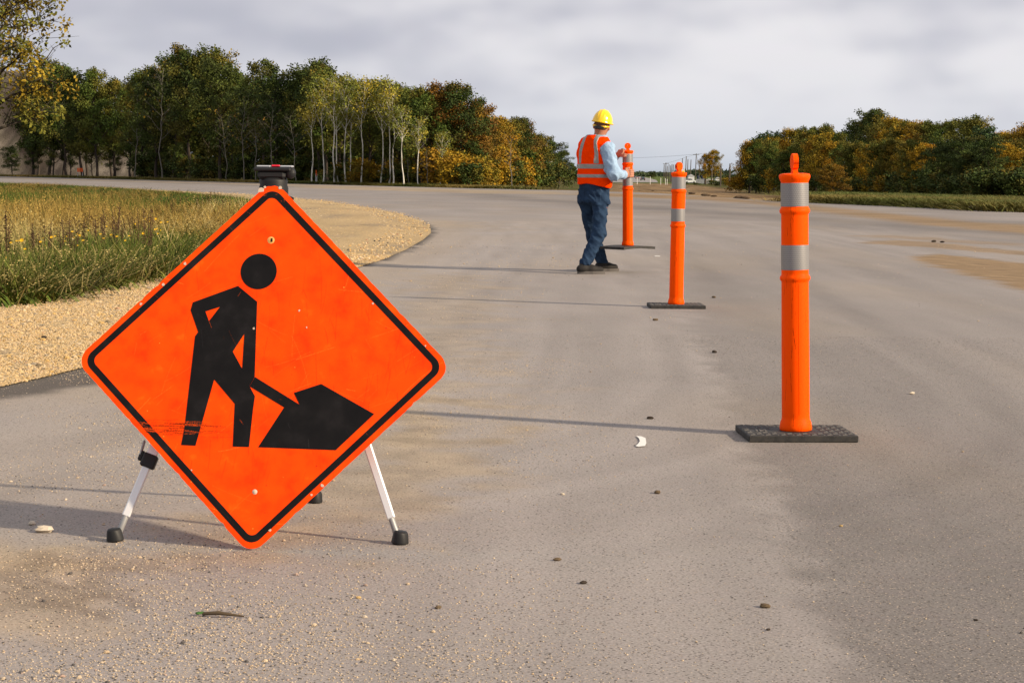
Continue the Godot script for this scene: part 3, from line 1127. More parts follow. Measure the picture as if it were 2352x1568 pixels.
func build_trees() -> void:
	M.bark = vmat(0.95, 0.15)
	var lm := vmat(0.75, 0.25)
	lm.backlight = Color(0.5, 0.5, 0.35)
	lm.cull_mode = BaseMaterial3D.CULL_DISABLED
	M.leaf = lm
	var dk := Color(0.060, 0.050, 0.040)
	var gr := Color(0.17, 0.155, 0.13)
	var wh := Color(0.74, 0.70, 0.62)
	var kits := {}
	var def := {
		"dark_oak": {"h": 13.0, "rad": 0.19, "cb": 0.20, "w": 2.7, "limbs": 30, "twigs": 4, "leaves": 60, "leaf": 0.21, "clump": 0.62, "bark": dk, "pal": "dark", "pal2": "green", "mix": 0.25},
		"green_oak": {"h": 13.0, "rad": 0.17, "cb": 0.17, "w": 2.6, "limbs": 30, "twigs": 4, "leaves": 60, "leaf": 0.21, "clump": 0.62, "bark": dk, "pal": "green", "pal2": "dark", "mix": 0.35, "rise": 0.9, "belly": 0.3},
		"olive_oak": {"h": 12.0, "rad": 0.17, "cb": 0.22, "w": 2.8, "limbs": 30, "twigs": 4, "leaves": 60, "leaf": 0.21, "clump": 0.66, "bark": dk, "pal": "olive", "pal2": "green", "mix": 0.4, "rise": 1.0, "belly": 0.3},
		"gold_oak": {"h": 11.0, "rad": 0.16, "cb": 0.12, "w": 2.9, "limbs": 32, "twigs": 4, "leaves": 60, "leaf": 0.21, "clump": 0.66, "bark": dk, "pal": "gold", "pal2": "olive", "mix": 0.35, "rise": 0.9, "belly": 0.3},
		"rust_oak": {"h": 11.0, "rad": 0.17, "cb": 0.12, "w": 2.9, "limbs": 32, "twigs": 4, "leaves": 60, "leaf": 0.21, "clump": 0.66, "bark": dk, "pal": "rust", "pal2": "olive", "mix": 0.3},
		"tall_oak": {"h": 14.0, "rad": 0.20, "cb": 0.30, "w": 2.6, "limbs": 30, "twigs": 4, "leaves": 58, "leaf": 0.21, "clump": 0.58, "bark": dk, "pal": "dark", "pal2": "olive", "mix": 0.3},
		"blue_poplar": {"h": 10.0, "rad": 0.14, "cb": 0.15, "w": 2.0, "limbs": 28, "twigs": 4, "leaves": 34, "leaf": 0.27, "clump": 0.6, "bark": gr, "pal": "blue", "rise": 1.2},
		"aspen": {"h": 13.0, "rad": 0.095, "cb": 0.52, "w": 1.5, "limbs": 15, "twigs": 4, "leaves": 15, "leaf": 0.22, "clump": 0.62, "bark": wh, "pal": "aspen", "rise": 1.7, "wob": 0.8, "marks": true, "bare": 0.22, "fine": true, "lean": 1.0},
		"bare_tree": {"h": 11.0, "rad": 0.075, "cb": 0.35, "w": 1.8, "limbs": 16, "twigs": 4, "leaves": 2, "leaf": 0.22, "clump": 0.4, "bark": gr, "pal": "rust", "rise": 1.0, "wob": 1.0, "bare": 0.8, "fine": true},
		"shrub_gold": {"h": 3.0, "rad": 0.04, "cb": 0.05, "w": 1.4, "limbs": 20, "twigs": 3, "leaves": 22, "leaf": 0.22, "clump": 0.42, "bark": dk, "pal": "gold", "pal2": "rust", "mix": 0.4},
		"shrub_dark": {"h": 3.0, "rad": 0.04, "cb": 0.05, "w": 1.5, "limbs": 18, "twigs": 3, "leaves": 20, "leaf": 0.24, "clump": 0.45, "bark": dk, "pal": "dark", "pal2": "olive", "mix": 0.4},
		"shrub_green": {"h": 3.0, "rad": 0.04, "cb": 0.05, "w": 1.4, "limbs": 20, "twigs": 3, "leaves": 22, "leaf": 0.22, "clump": 0.42, "bark": dk, "pal": "green", "pal2": "gold", "mix": 0.35}}
	for nm in def:
		kits[nm] = []
		for q in (3 if not nm.begins_with("shrub") else 2):
			kits[nm].append(grow(def[nm], hash(nm) % 9973 + q * 17))
	var words := {
		"dark_oak": "dark green oak with dark trunk", "green_oak": "mid green oak with scattered yellow leaves", "olive_oak": "olive green oak turning brown", "gold_oak": "golden yellow oak in autumn leaf",
		"rust_oak": "rusty brown oak in autumn leaf", "tall_oak": "tall dark oak with an open crown", "blue_poplar": "bluish green upright poplar", "aspen": "slender white barked aspen with sparse leaves", "bare_tree": "bare grey tree with leafless twigs",
		"shrub_gold": "orange and yellow leaved shrub", "shrub_dark": "dark leafy shrub", "shrub_green": "green leafy shrub"}
	# --- the wood across the highway
	var wood_group := "trees of the wood across the highway"
	var place := " in the wood across the highway"
	# px, top, kind, extra metres behind the roadside
	var front := [
		[28, 330, "dark_oak"], [75, 168, "dark_oak"], [112, 128, "dark_oak"], [152, 142, "green_oak"], [190, 150, "dark_oak"], [222, 150, "green_oak"], [262, 178, "olive_oak"], [298, 182, "green_oak"], [326, 148, "olive_oak"], [358, 152, "dark_oak"],
		[398, 112, "tall_oak"], [438, 96, "tall_oak"], [470, 108, "olive_oak"], [506, 122, "dark_oak"], [534, 152, "green_oak"], [566, 178, "dark_oak"], [602, 132, "tall_oak"], [632, 152, "dark_oak"], [664, 176, "green_oak"], [702, 124, "dark_oak"], [728, 142, "tall_oak"],
		[752, 152, "olive_oak"], [782, 168, "green_oak"], [812, 176, "olive_oak"], [846, 180, "olive_oak"], [884, 174, "green_oak"], [918, 186, "olive_oak"], [948, 200, "olive_oak"], [968, 190, "green_oak"], [996, 208, "gold_oak"], [1014, 186, "rust_oak"], [1034, 205, "gold_oak"], [1052, 184, "dark_oak"], [1072, 222, "rust_oak"],
		[1096, 240, "rust_oak"], [1112, 256, "olive_oak"], [1140, 262, "gold_oak"], [1165, 268, "olive_oak"], [1190, 262, "dark_oak"], [1206, 272, "rust_oak"], [1226, 300, "olive_oak"], [1248, 305, "dark_oak"], [1268, 318, "dark_oak"], [1282, 338, "dark_oak"]]
	var i := 0
	for q in front:
		var d: float = edge_d(q[0]) + 14.0 + 14.0 * rng.randf() + 105.0 * smoothstep(1040.0, 1290.0, q[0])
		var kit: Array = kits[q[2]][i % 3]
		tree_at(kit, q[2], words[q[2]] + spot_words(q[0]), q[0], q[1] + 4.0, d, def[q[2]].h, wood_group)
		i += 1
	# second and third rank, lower, filling between
	for q in 44:
		var px := 60.0 + q * 27.5 + rng.randf_range(-9, 9)
		var top := 0.0
		for e in front.size() - 1:
			if px >= front[e][0] and px <= front[e + 1][0]:
				top = lerpf(front[e][1], front[e + 1][1], (px - front[e][0]) / (front[e + 1][0] - front[e][0]))
		if top == 0.0:
			continue
		var kind: String = ["dark_oak", "dark_oak", "green_oak", "olive_oak"][rng.randi() % 4]
		if px > 1000:
			kind = ["gold_oak", "rust_oak", "olive_oak", "green_oak"][rng.randi() % 4]
		if px < 330.0 and q % 2 == 0:
			continue
		var d := edge_d(px) + 34.0 + 22.0 * rng.randf() + 105.0 * smoothstep(1040.0, 1290.0, px)
		tree_at(kits[kind][q % 3], kind, words[kind] + spot_words(px, true), px, top + 22.0 + rng.randf() * 26.0, d, def[kind].h, wood_group)
	# white stems at the front of it
	for q in [[742, 172, 0.2], [768, 176, 0.9], [777, 190, 1.7], [795, 168, 2.6], [806, 205, 3.1], [830, 175, 4.0], [874, 185, 5.1], [893, 168, 5.9], [903, 200, 0.4], [927, 240, 1.2], [962, 262, 2.2], [716, 205, 3.9], [1012, 300, 4.4]]:
		tree_at(kits["aspen"][i % 3], "aspen", words["aspen"] + " at the edge of the wood", q[0], q[1], edge_d(q[0]) + 7.0 + rng.randf() * 5.0, def["aspen"].h, wood_group, "tree", q[2])
		i += 1
	for q in [[588, 238], [560, 210], [372, 130], [310, 190], [626, 220], [520, 250], [1175, 300], [940, 300], [985, 330], [680, 250]]:
		tree_at(kits["bare_tree"][i % 3], "bare_tree", words["bare_tree"] + " at the edge of the wood", q[0], q[1], edge_d(q[0]) + 9.0 + 4.0 * rng.randf(), def["bare_tree"].h, wood_group)
		i += 1
	# understorey
	for q in 62:
		var px := 330.0 + q * 15.4 + rng.randf_range(-8, 8)
		var base := 409.0 + px * 0.022
		var kind := "shrub_dark"
		if px > 780.0:
			kind = ["shrub_gold", "shrub_green", "shrub_dark", "shrub_gold"][rng.randi() % 4]
		if px > 1150.0:
			kind = ["shrub_gold", "shrub_dark", "shrub_green"][rng.randi() % 3]
		var tall := rng.randf_range(28.0, 62.0) + 26.0 * smoothstep(880.0, 1000.0, px)
		var d := edge_d(px) + (16.0 if px < 780.0 else 10.0) + 12.0 * rng.randf() + 100.0 * smoothstep(1060.0, 1290.0, px)
		tree_at(kits[kind][q % 2], kind, words[kind] + " at the foot of the wood across the highway", px, base - tall, d, 3.0, "shrubs at the foot of the wood", "shrub", -1.0, 1.15)
	# dark saplings that close the gaps between the trunks
	for q in 58:
		var px := 70.0 + q * 16.0 + rng.randf_range(-9, 9)
		var base := 406.0 + px * 0.022
		var kind: String = ["dark_oak", "dark_oak", "olive_oak", "green_oak"][rng.randi() % 4]
		if px < 330.0 and q % 3 != 0:
			continue
		tree_at(kits[kind][q % 3], "sapling", "slim dark sapling under the taller trees" + spot_words(px), px, base - rng.randf_range(80.0, 165.0), edge_d(px) + 18.0 + 26.0 * rng.randf(), def[kind].h, wood_group, "tree", -1.0, 0.8)
	# small trees at the far end of the wood
	for q in [[1302, 385, "olive_oak"], [1312, 374, "blue_poplar"], [1320, 380, "green_oak"], [1296, 372, "olive_oak"], [1328, 390, "blue_poplar"], [1308, 392, "olive_oak"]]:
		tree_at(kits[q[2]][i % 3], q[2], words[q[2]] + " beyond the far end of the wood", q[0], q[1], 470.0 + rng.randf() * 60.0, def[q[2]].h, "small trees beyond the wood's end", "tree", -1.0, 0.8)
		i += 1
	# --- the wood past the verge on the other side of the side road
	var east := "trees of the wood past the rocky verge"
	var eplace := " in the wood past the rocky verge"
	var row := [
		[1722, 338, "blue_poplar", 330], [1736, 318, "blue_poplar", 320], [1750, 306, "blue_poplar", 315], [1752, 372, "gold_oak", 300], [1768, 312, "gold_oak", 310], [1782, 302, "blue_poplar", 330], [1796, 326, "gold_oak", 290], [1812, 294, "gold_oak", 300], [1832, 290, "olive_oak", 300], [1852, 300, "olive_oak", 290],
		[1872, 288, "green_oak", 285], [1890, 284, "olive_oak", 290], [1912, 296, "green_oak", 280], [1932, 300, "green_oak", 275], [1952, 282, "dark_oak", 270], [1972, 264, "dark_oak", 265], [1994, 246, "tall_oak", 262], [2016, 248, "tall_oak", 258], [2034, 272, "olive_oak", 250], [2052, 268, "gold_oak", 240],
		[2078, 276, "olive_oak", 232], [2100, 274, "gold_oak", 224], [2124, 280, "rust_oak", 215], [2146, 276, "olive_oak", 205], [2172, 272, "green_oak", 196], [2196, 268, "green_oak", 188], [2220, 264, "olive_oak", 184], [2240, 276, "dark_oak", 178], [2262, 292, "blue_poplar", 176], [2282, 306, "olive_oak", 205],
		[2302, 298, "gold_oak", 210], [2322, 302, "gold_oak", 205], [2342, 290, "gold_oak", 202], [2366, 284, "rust_oak", 200], [2395, 290, "olive_oak", 196], [2430, 285, "gold_oak", 190]]
	for q in row:
		tree_at(kits[q[2]][i % 3], q[2], words[q[2]] + eplace, q[0], q[1] + 2.0, q[3] + rng.randf() * 10.0, def[q[2]].h, east)
		i += 1
	for q in 34:
		var px := 1722.0 + q * 21.0 + rng.randf_range(-6, 6)
		var kind: String = ["olive_oak", "gold_oak", "green_oak", "gold_oak", "olive_oak"][rng.randi() % 5]
		if px > 2140.0 and px < 2275.0:
			kind = "dark_oak"
		var d := lerpf(300.0, 172.0, clampf((px - 1720.0) / 520.0, 0.0, 1.0)) + rng.randf() * 8.0
		tree_at(kits[kind][q % 3], kind, words[kind] + eplace, px, 322.0 + rng.randf_range(-16, 22), d - 8.0, def[kind].h, east)
	for q in 36:
		var px := 1700.0 + q * 20.0 + rng.randf_range(-8, 8)
		var kind: String = ["shrub_dark", "shrub_dark", "shrub_gold", "shrub_green"][rng.randi() % 4]
		if px > 2120.0:
			kind = "shrub_dark"
		var d := lerpf(300.0, 160.0, clampf((px - 1720.0) / 520.0, 0.0, 1.0)) + rng.randf() * 6.0
		tree_at(kits[kind][q % 2], kind, words[kind] + " at the foot of the wood past the verge", px, 408.0 + rng.randf_range(-20, 8), d - 6.0, 3.0, "shrubs at the foot of the verge wood", "shrub", -1.0, 1.2)
	var bush := tree_at(kits["rust_oak"][1], "rust_bush", "small round rust brown tree standing before the verge wood", 1917, 376, 205.0, def["rust_oak"].h, "", "tree", 0.4, 1.25)
	bush.scale.x *= 0.95
	# --- the yellow tree among the poles
	for q in [[1622, 352, 0.5], [1640, 344, 1.9]]:
		tree_at(kits["gold_oak"][2 if q[2] > 1.0 else 0], "yellow_tree", "yellow leaved tree with upswept limbs among the utility poles", q[0], q[1], 560.0, def["gold_oak"].h, "yellow trees among the poles", "tree", q[2], 0.85)
	for q in [[1700, 412, "shrub_gold"], [1682, 414, "shrub_gold"], [1666, 410, "shrub_gold"], [1650, 416, "shrub_dark"], [1636, 414, "shrub_dark"], [1712, 408, "shrub_dark"], [1672, 405, "shrub_dark"], [1690, 400, "shrub_dark"], [1600, 420, "shrub_dark"], [1575, 421, "shrub_dark"]]:
		tree_at(kits[q[2]][i % 2], q[2], words[q[2]] + " by the yard fence and poles", q[0], q[1], 480.0 + rng.randf() * 60.0, 3.0, "shrubs by the yard fence", "shrub", -1.0, 1.6)
		i += 1
	for q in [[1496, 396.5], [1502, 396]]:
		tree_at(kits["dark_oak"][i % 3], "field_tree", "small dark tree standing alone in the distant green field", q[0], q[1] - 4.0, 1150.0, 13.0, "far trees in the field", "tree", -1.0, 0.9)
		i += 1
	# --- the great oak by the near side of the highway, its trunk out of frame
	var big := {"h": 19.0, "rad": 0.34, "cb": 0.22, "w": 7.6, "limbs": 40, "twigs": 10, "leaves": 38, "leaf": 0.27, "clump": 0.74, "bark": dk, "pal": "olive", "pal2": "gold", "mix": 0.9, "rise": 0.35, "belly": 0.5, "fine": true}
	var bk := grow(big, 4242)
	var bp := at(-48.0, 400.0, 142.0)
	bp.y = -0.45
	var bo := thing("great_oak", "great spreading oak with orange and green leaves overhanging the frame by the highway", "tree", bp)
	inst("trunk", bk[0], bo)
	inst("crown", bk[1], bo)
	bo.rotation.y = 0.9
	bo.scale = Vector3(1.08, 1.05, 1.08)
	# --- hazy lines of woodland on the horizon
	var fm := MB.new()
	var fr := RandomNumberGenerator.new()
	fr.seed = 5
	for q in 1500:
		var px := lerpf(1290.0, 1780.0, fr.randf())
		var d := fr.randf_range(2300.0, 3300.0)
		var p := at(px, 400.0, d)
		p.y = -1.8
		var hh := fr.randf_range(5.0, 11.0) * (0.65 + 0.5 * absf(noise_b.get_noise_1d(px * 3.0))) * (0.55 if px < 1560.0 else 1.0)
		fm.col = Color(0.045, 0.062, 0.03) * fr.randf_range(0.7, 1.3)
		for e in 16:
			var c := p + Vector3(fr.randfn() * 4.0, hh * fr.randf_range(0.1, 1.0), fr.randfn() * 3.0)
			var dir := Vector3(fr.randf_range(-1, 1), fr.randf_range(-0.3, 1), fr.randf_range(-1, 1)).normalized()
			leaf_card(fm, c, dir, dir.cross(Vector3(fr.randf_range(-1, 1), 0.4, fr.randf_range(-1, 1))).normalized(), 3.6)
	tag(part("far_woodland", fm, M.leaf, self), "low hazy line of woodland along the far horizon", "woodland", "", "stuff")

# ------------------------------------------------------------------ grasses
func tuft(sd: int, blades: int, h: float, spread: float, wide: float, bend: float, heads := false) -> ArrayMesh:
	var r := RandomNumberGenerator.new()
	r.seed = sd
	var mb := MB.new()
	for k in blades:
		var a := r.randf() * TAU
		var o := Vector3(r.randfn() * spread, 0, r.randfn() * spread)
		var out := Vector3(cos(a), 0, sin(a))
		var side := Vector3(-out.z, 0, out.x) * wide * r.randf_range(0.6, 1.2)
		var hh := h * r.randf_range(0.5, 1.1)
		var bd := hh * bend * r.randf_range(0.2, 1.2)
		var p1 := o + Vector3(0, hh * 0.55, 0) + out * bd * 0.3
		var p2 := o + Vector3(0, hh, 0) + out * bd
		mb.col = Color.WHITE * r.randf_range(0.7, 1.25)
		var f := mb.v.size()
		mb.add(o - side)
		mb.add(o + side)
		mb.add(p1 + side * 0.8)
		mb.add(p1 - side * 0.8)
		mb.add(p2)
		mb.tri(f, f + 1, f + 2)
		mb.tri(f, f + 2, f + 3)
		mb.tri(f + 3, f + 2, f + 4)
		if heads and k % 2 == 0:
			for e in 5:
				var c := p1.lerp(p2, 0.5 + e * 0.13)
				var dir := (out * r.randf_range(-0.5, 1.0) + Vector3(r.randf_range(-0.6, 0.6), r.randf_range(-0.2, 1.0), r.randf_range(-0.6, 0.6))).normalized()
				leaf_card(mb, c, dir, dir.cross(Vector3(0.3, 0.5, 0.8)).normalized(), wide * 5.5)
	return mb.mesh(M.blade)

func build_grass() -> void:
	var bm := vmat(0.8, 0.2)
	bm.backlight = Color(0.3, 0.3, 0.2)
	M.blade = bm
	var kinds := [tuft(1, 18, 0.58, 0.14, 0.0045, 0.55), tuft(2, 16, 0.60, 0.16, 0.0036, 0.6, true), tuft(3, 24, 0.40, 0.16, 0.007, 0.9)]
	var names := ["green_grass", "dry_grass", "low_grass"]
	var labels := ["tall green grass growing in the roadside ditch", "dry straw coloured grass with seed heads in the ditch", "short leafy grass at the foot of the ditch plants"]
	var xs := [[], [], []]
	var cs := [PackedColorArray(), PackedColorArray(), PackedColorArray()]
	var r := RandomNumberGenerator.new()
	r.seed = 99
	var pn := fn(55, 0.16, 3)
	var pn2 := fn(56, 0.5, 2)
	var tries := 0
	var got := 0
	while got < 64000 and tries < 300000:
		tries += 1
		var d := 13.5 * pow(150.0 / 13.5, pow(r.randf(), 1.25))
		var z := -d
		var x := -r.randf_range(0.02, 0.30) * d
		var p := Vector2(x, z)
		if not Geometry2D.is_point_in_polygon(p, grassy):
			continue
		got += 1
		var py := pix(Vector3(x, 0, z))
		var t := pn.get_noise_2d(x * 1.1, z * 0.35)
		var t2 := pn2.get_noise_2d(x, z)
		# belts across the ditch: green by the gravel, straw, then rusty brown, then green again
		var dd := poly_dist(p, grassy)
		var dv := d * (1.0 + 0.16 * t2) + t * 5.0
		var green := 0.85
		if dv > 16.2:
			green = 0.52
		if dv > 25.0:
			green = 0.22
		if dv > 46.0:
			green = 0.92
		green = clampf(green + t * 1.3 + t2 * 0.7, 0.03, 0.97)
		var k := 1
		var c := Color(0.38, 0.30, 0.115) * r.randf_range(0.6, 1.25)
		if dv > 25.0:
			c = Color(0.30, 0.205, 0.055) * r.randf_range(0.55, 1.3)
		if r.randf() < green:
			k = 0 if r.randf() < 0.5 else 2
			c = Color(0.080, 0.125, 0.020).lerp(Color(0.24, 0.21, 0.05), r.randf() * r.randf()) * r.randf_range(0.45, 1.25)
			if dv > 46.0:
				c = Color(0.075, 0.115, 0.018) * r.randf_range(0.6, 1.3)
		var s := r.randf_range(0.45, 1.15) * (1.0 - 0.3 * smoothstep(30.0, 75.0, d))
		s *= lerpf(0.45, 1.12, smoothstep(0.0, 4.0, dd))
		if r.randf() < 0.08:
			s *= 1.5
		var wide := 1.0 + d * 0.018
		xs[k].append(Transform3D(Basis(Vector3.UP, r.randf() * TAU).scaled_local(Vector3(wide, s, wide)), Vector3(x, ditch.call(x, z), z)))
		cs[k].append(c)
	for k in 3:
		scatter(names[k], kinds[k], xs[k], cs[k], labels[k], "grass")
	# grass on the land beyond the road
	var vx := []
	var vc := PackedColorArray()
	tries = 0
	while vx.size() < 15000 and tries < 60000:
		tries += 1
		var px := r.randf_range(-30.0, 2350.0)
		var d := edge_d(px) + (1.0 if px > 1300.0 else 7.0) + 80.0 * pow(r.randf(), 1.6)
		if px > 1280.0 and px < 1620.0:
			continue
		var p := at(px, 400.0, d)
		if poly_dist(Vector2(p.x, p.z), dirt_poly) > -1.0 - r.randf() * 4.0:
			continue
		if px < 1280.0 and d > edge_d(px) + 18.0:
			continue
		var s := r.randf_range(0.5, 1.3) * (0.45 if px < 1300.0 else 0.5)
		p.y = terrain_y(p.x, p.z)
		vx.append(Transform3D(Basis(Vector3.UP, r.randf() * TAU).scaled_local(Vector3(4.5, s, 4.5)), p))
		var t := noise_b.get_noise_2d(p.x * 0.5, p.z * 0.5)
		vc.append(Color(0.105, 0.130, 0.028).lerp(Color(0.28, 0.20, 0.06), clampf(0.4 + t * 1.2 + r.randf_range(-0.3, 0.3), 0.0, 1.0)) * r.randf_range(0.7, 1.2))
	scatter("verge_grass", kinds[0], vx, vc, "rough grass on the verges beyond the asphalt", "grass")
	# dark seeded weeds standing above the grass
	var wm := MB.new()
	var wr := RandomNumberGenerator.new()
	wr.seed = 12
	var weeds := []
	for q in 3:
		wm = MB.new()
		var heads := MB.new()
		for k in 4:
			var a := wr.randf() * TAU
			var tip := Vector3(cos(a) * 0.10, wr.randf_range(0.7, 1.0), sin(a) * 0.10)
			var b0 := Vector3(cos(a), 0, sin(a)) * 0.03
			wm.tube([b0, b0.lerp(tip, 0.5) + Vector3(0.01, 0, 0.01), tip], [0.006, 0.005, 0.003], 4)
			for e in 46:
				var c := b0.lerp(tip, wr.randf_range(0.45, 1.02)) + Vector3(wr.randfn(), wr.randfn(), wr.randfn()) * 0.016
				var dir := Vector3(wr.randf_range(-1, 1), wr.randf_range(0, 1.2), wr.randf_range(-1, 1)).normalized()
				leaf_card(heads, c, dir, dir.cross(Vector3(0.4, 0.3, 0.9)).normalized(), 0.022)
		weeds.append([wm.mesh(mat(lin(0.07, 0.045, 0.028), 1.0, 0.1)), heads.mesh(mat(lin(0.085, 0.050, 0.028), 1.0, 0.1))])
	var wp := []
	for q in 22:      # the belt of dark stalks across the dry grass
		wp.append([20.0 + q * 15.0 + wr.randf_range(-9, 9), 590.0 + wr.randf_range(-26, 40)])
	for q in 24:
		wp.append([10.0 + q * 22.0 + wr.randf_range(-9, 9), 486.0 + wr.randf_range(-8, 44)])
	for q in 10:
		wp.append([wr.randf_range(0, 170), 640.0 + wr.randf_range(-20, 30)])
	var wi := 0
	for q in wp:
		var p := g(q[0], q[1])
		var o := thing("dried_weed", "dark brown dried weed stalks with seed heads standing in the grass", "weed", Vector3(p.x, ditch.call(p.x, p.z) - 0.02, p.z), "dried weeds in the ditch")
		inst("stalk", weeds[wi % 3][0], o)
		inst("seed_head", weeds[wi % 3][1], o).set_meta("kind", "stuff")
		o.rotation.y = wr.randf() * TAU
		var s := wr.randf_range(0.45, 0.72)
		o.scale = Vector3(0.9, s, 0.9)
		wi += 1
	# yellow flowers and pale oat heads
	var fl := MB.new()
	for k in 9:
		var a := TAU * k / 9.0
		var dir := Vector3(cos(a), 0.25, sin(a)).normalized()
		leaf_card(fl, Vector3.ZERO, dir, dir.cross(Vector3.UP).normalized(), 0.028)
	var fx := []
	var fc := PackedColorArray()
	for q in 100:
		var px := wr.randf_range(-10, 480)
		var py := wr.randf_range(575, 720) if q < 140 else wr.randf_range(470, 575)
		var p := g(px, py)
		if not Geometry2D.is_point_in_polygon(Vector2(p.x, p.z), grassy):
			continue
		fx.append(Transform3D(Basis(Vector3.RIGHT, wr.randf_range(0.2, 1.0)).scaled(Vector3.ONE * wr.randf_range(0.4, 0.75)), Vector3(p.x, ditch.call(p.x, p.z) + wr.randf_range(0.28, 0.46), p.z)))
		fc.append(Color(0.62, 0.36, 0.02) if wr.randf() < 0.97 else Color(0.6, 0.58, 0.5))
	scatter("wild_flowers", fl.mesh(M.blade), fx, fc, "small yellow wild flowers dotted through the ditch grass", "flowers")
	var oat := tuft(8, 9, 1.0, 0.05, 0.0035, 0.30, true)
	var ox := []
	var oc := PackedColorArray()
	for q in 60:
		var p := g(wr.randf_range(430, 575) if q < 40 else wr.randf_range(0, 560), wr.randf_range(500, 560) if q < 40 else wr.randf_range(430, 620))
		if not Geometry2D.is_point_in_polygon(Vector2(p.x, p.z), grassy):
			continue
		ox.append(Transform3D(Basis(Vector3.UP, wr.randf() * TAU).scaled_local(Vector3(0.9, wr.randf_range(0.4, 0.62), 0.9)), Vector3(p.x, ditch.call(p.x, p.z), p.z)))
		oc.append(Color(0.55, 0.44, 0.20) * wr.randf_range(0.8, 1.15))
	scatter("wild_oats", oat, ox, oc, "pale wild oat heads standing above the ditch grass", "oats")

# ------------------------------------------------------------------ diamond sign
func round_square(half: float, rad: float, seg := 7) -> PackedVector2Array:     # standing on its corner
	var o := PackedVector2Array()
	for q in 4:
		var c := Vector2(half - rad, half - rad).rotated(q * PI / 2)
		for k in seg + 1:
			o.append((c + Vector2(rad, 0).rotated(q * PI / 2 + PI / 2 * k / seg)).rotated(PI / 4))
	return o

func minus_holes(poly: PackedVector2Array, holes: Array) -> Array:
	var cuts := [-9.0, 9.0]
	for h in holes:      # cut through the middle of each hole, so that every piece is a plain outline
		var my := 0.0
		for p in h:
			my += p.y / h.size()
		cuts.append(my)
	cuts.sort()
	var out := []
	for k in cuts.size() - 1:
		var band := PackedVector2Array([Vector2(-9, cuts[k]), Vector2(9, cuts[k]), Vector2(9, cuts[k + 1]), Vector2(-9, cuts[k + 1])])
		var bits: Array = Geometry2D.intersect_polygons(poly, band)
		for h in holes:
			var nb := []
			for b in bits:
				nb.append_array(Geometry2D.clip_polygons(b, PackedVector2Array(h)))
			bits = nb
		out.append_array(bits)
	return out

func stroke(im: Image, a: Vector2, b: Vector2, c: Color, w: float, r: RandomNumberGenerator, hold := 0.8) -> void:
	var n := int(a.distance_to(b))
	var curve := r.randf_range(-0.08, 0.08)
	var nor := (b - a).orthogonal()
	for k in n:
		if r.randf() > hold:
			continue
		var t := float(k) / n
		var p := a.lerp(b, t) + nor * curve * t * (1.0 - t) * 2.0
		for yy in int(ceil(w)):
			var x := int(p.x)
			var y := int(p.y) + yy
			if x >= 0 and y >= 0 and x < im.get_width() and y < im.get_height():
				im.set_pixel(x, y, im.get_pixel(x, y).lerp(c, c.a * r.randf_range(0.4, 1.0)))

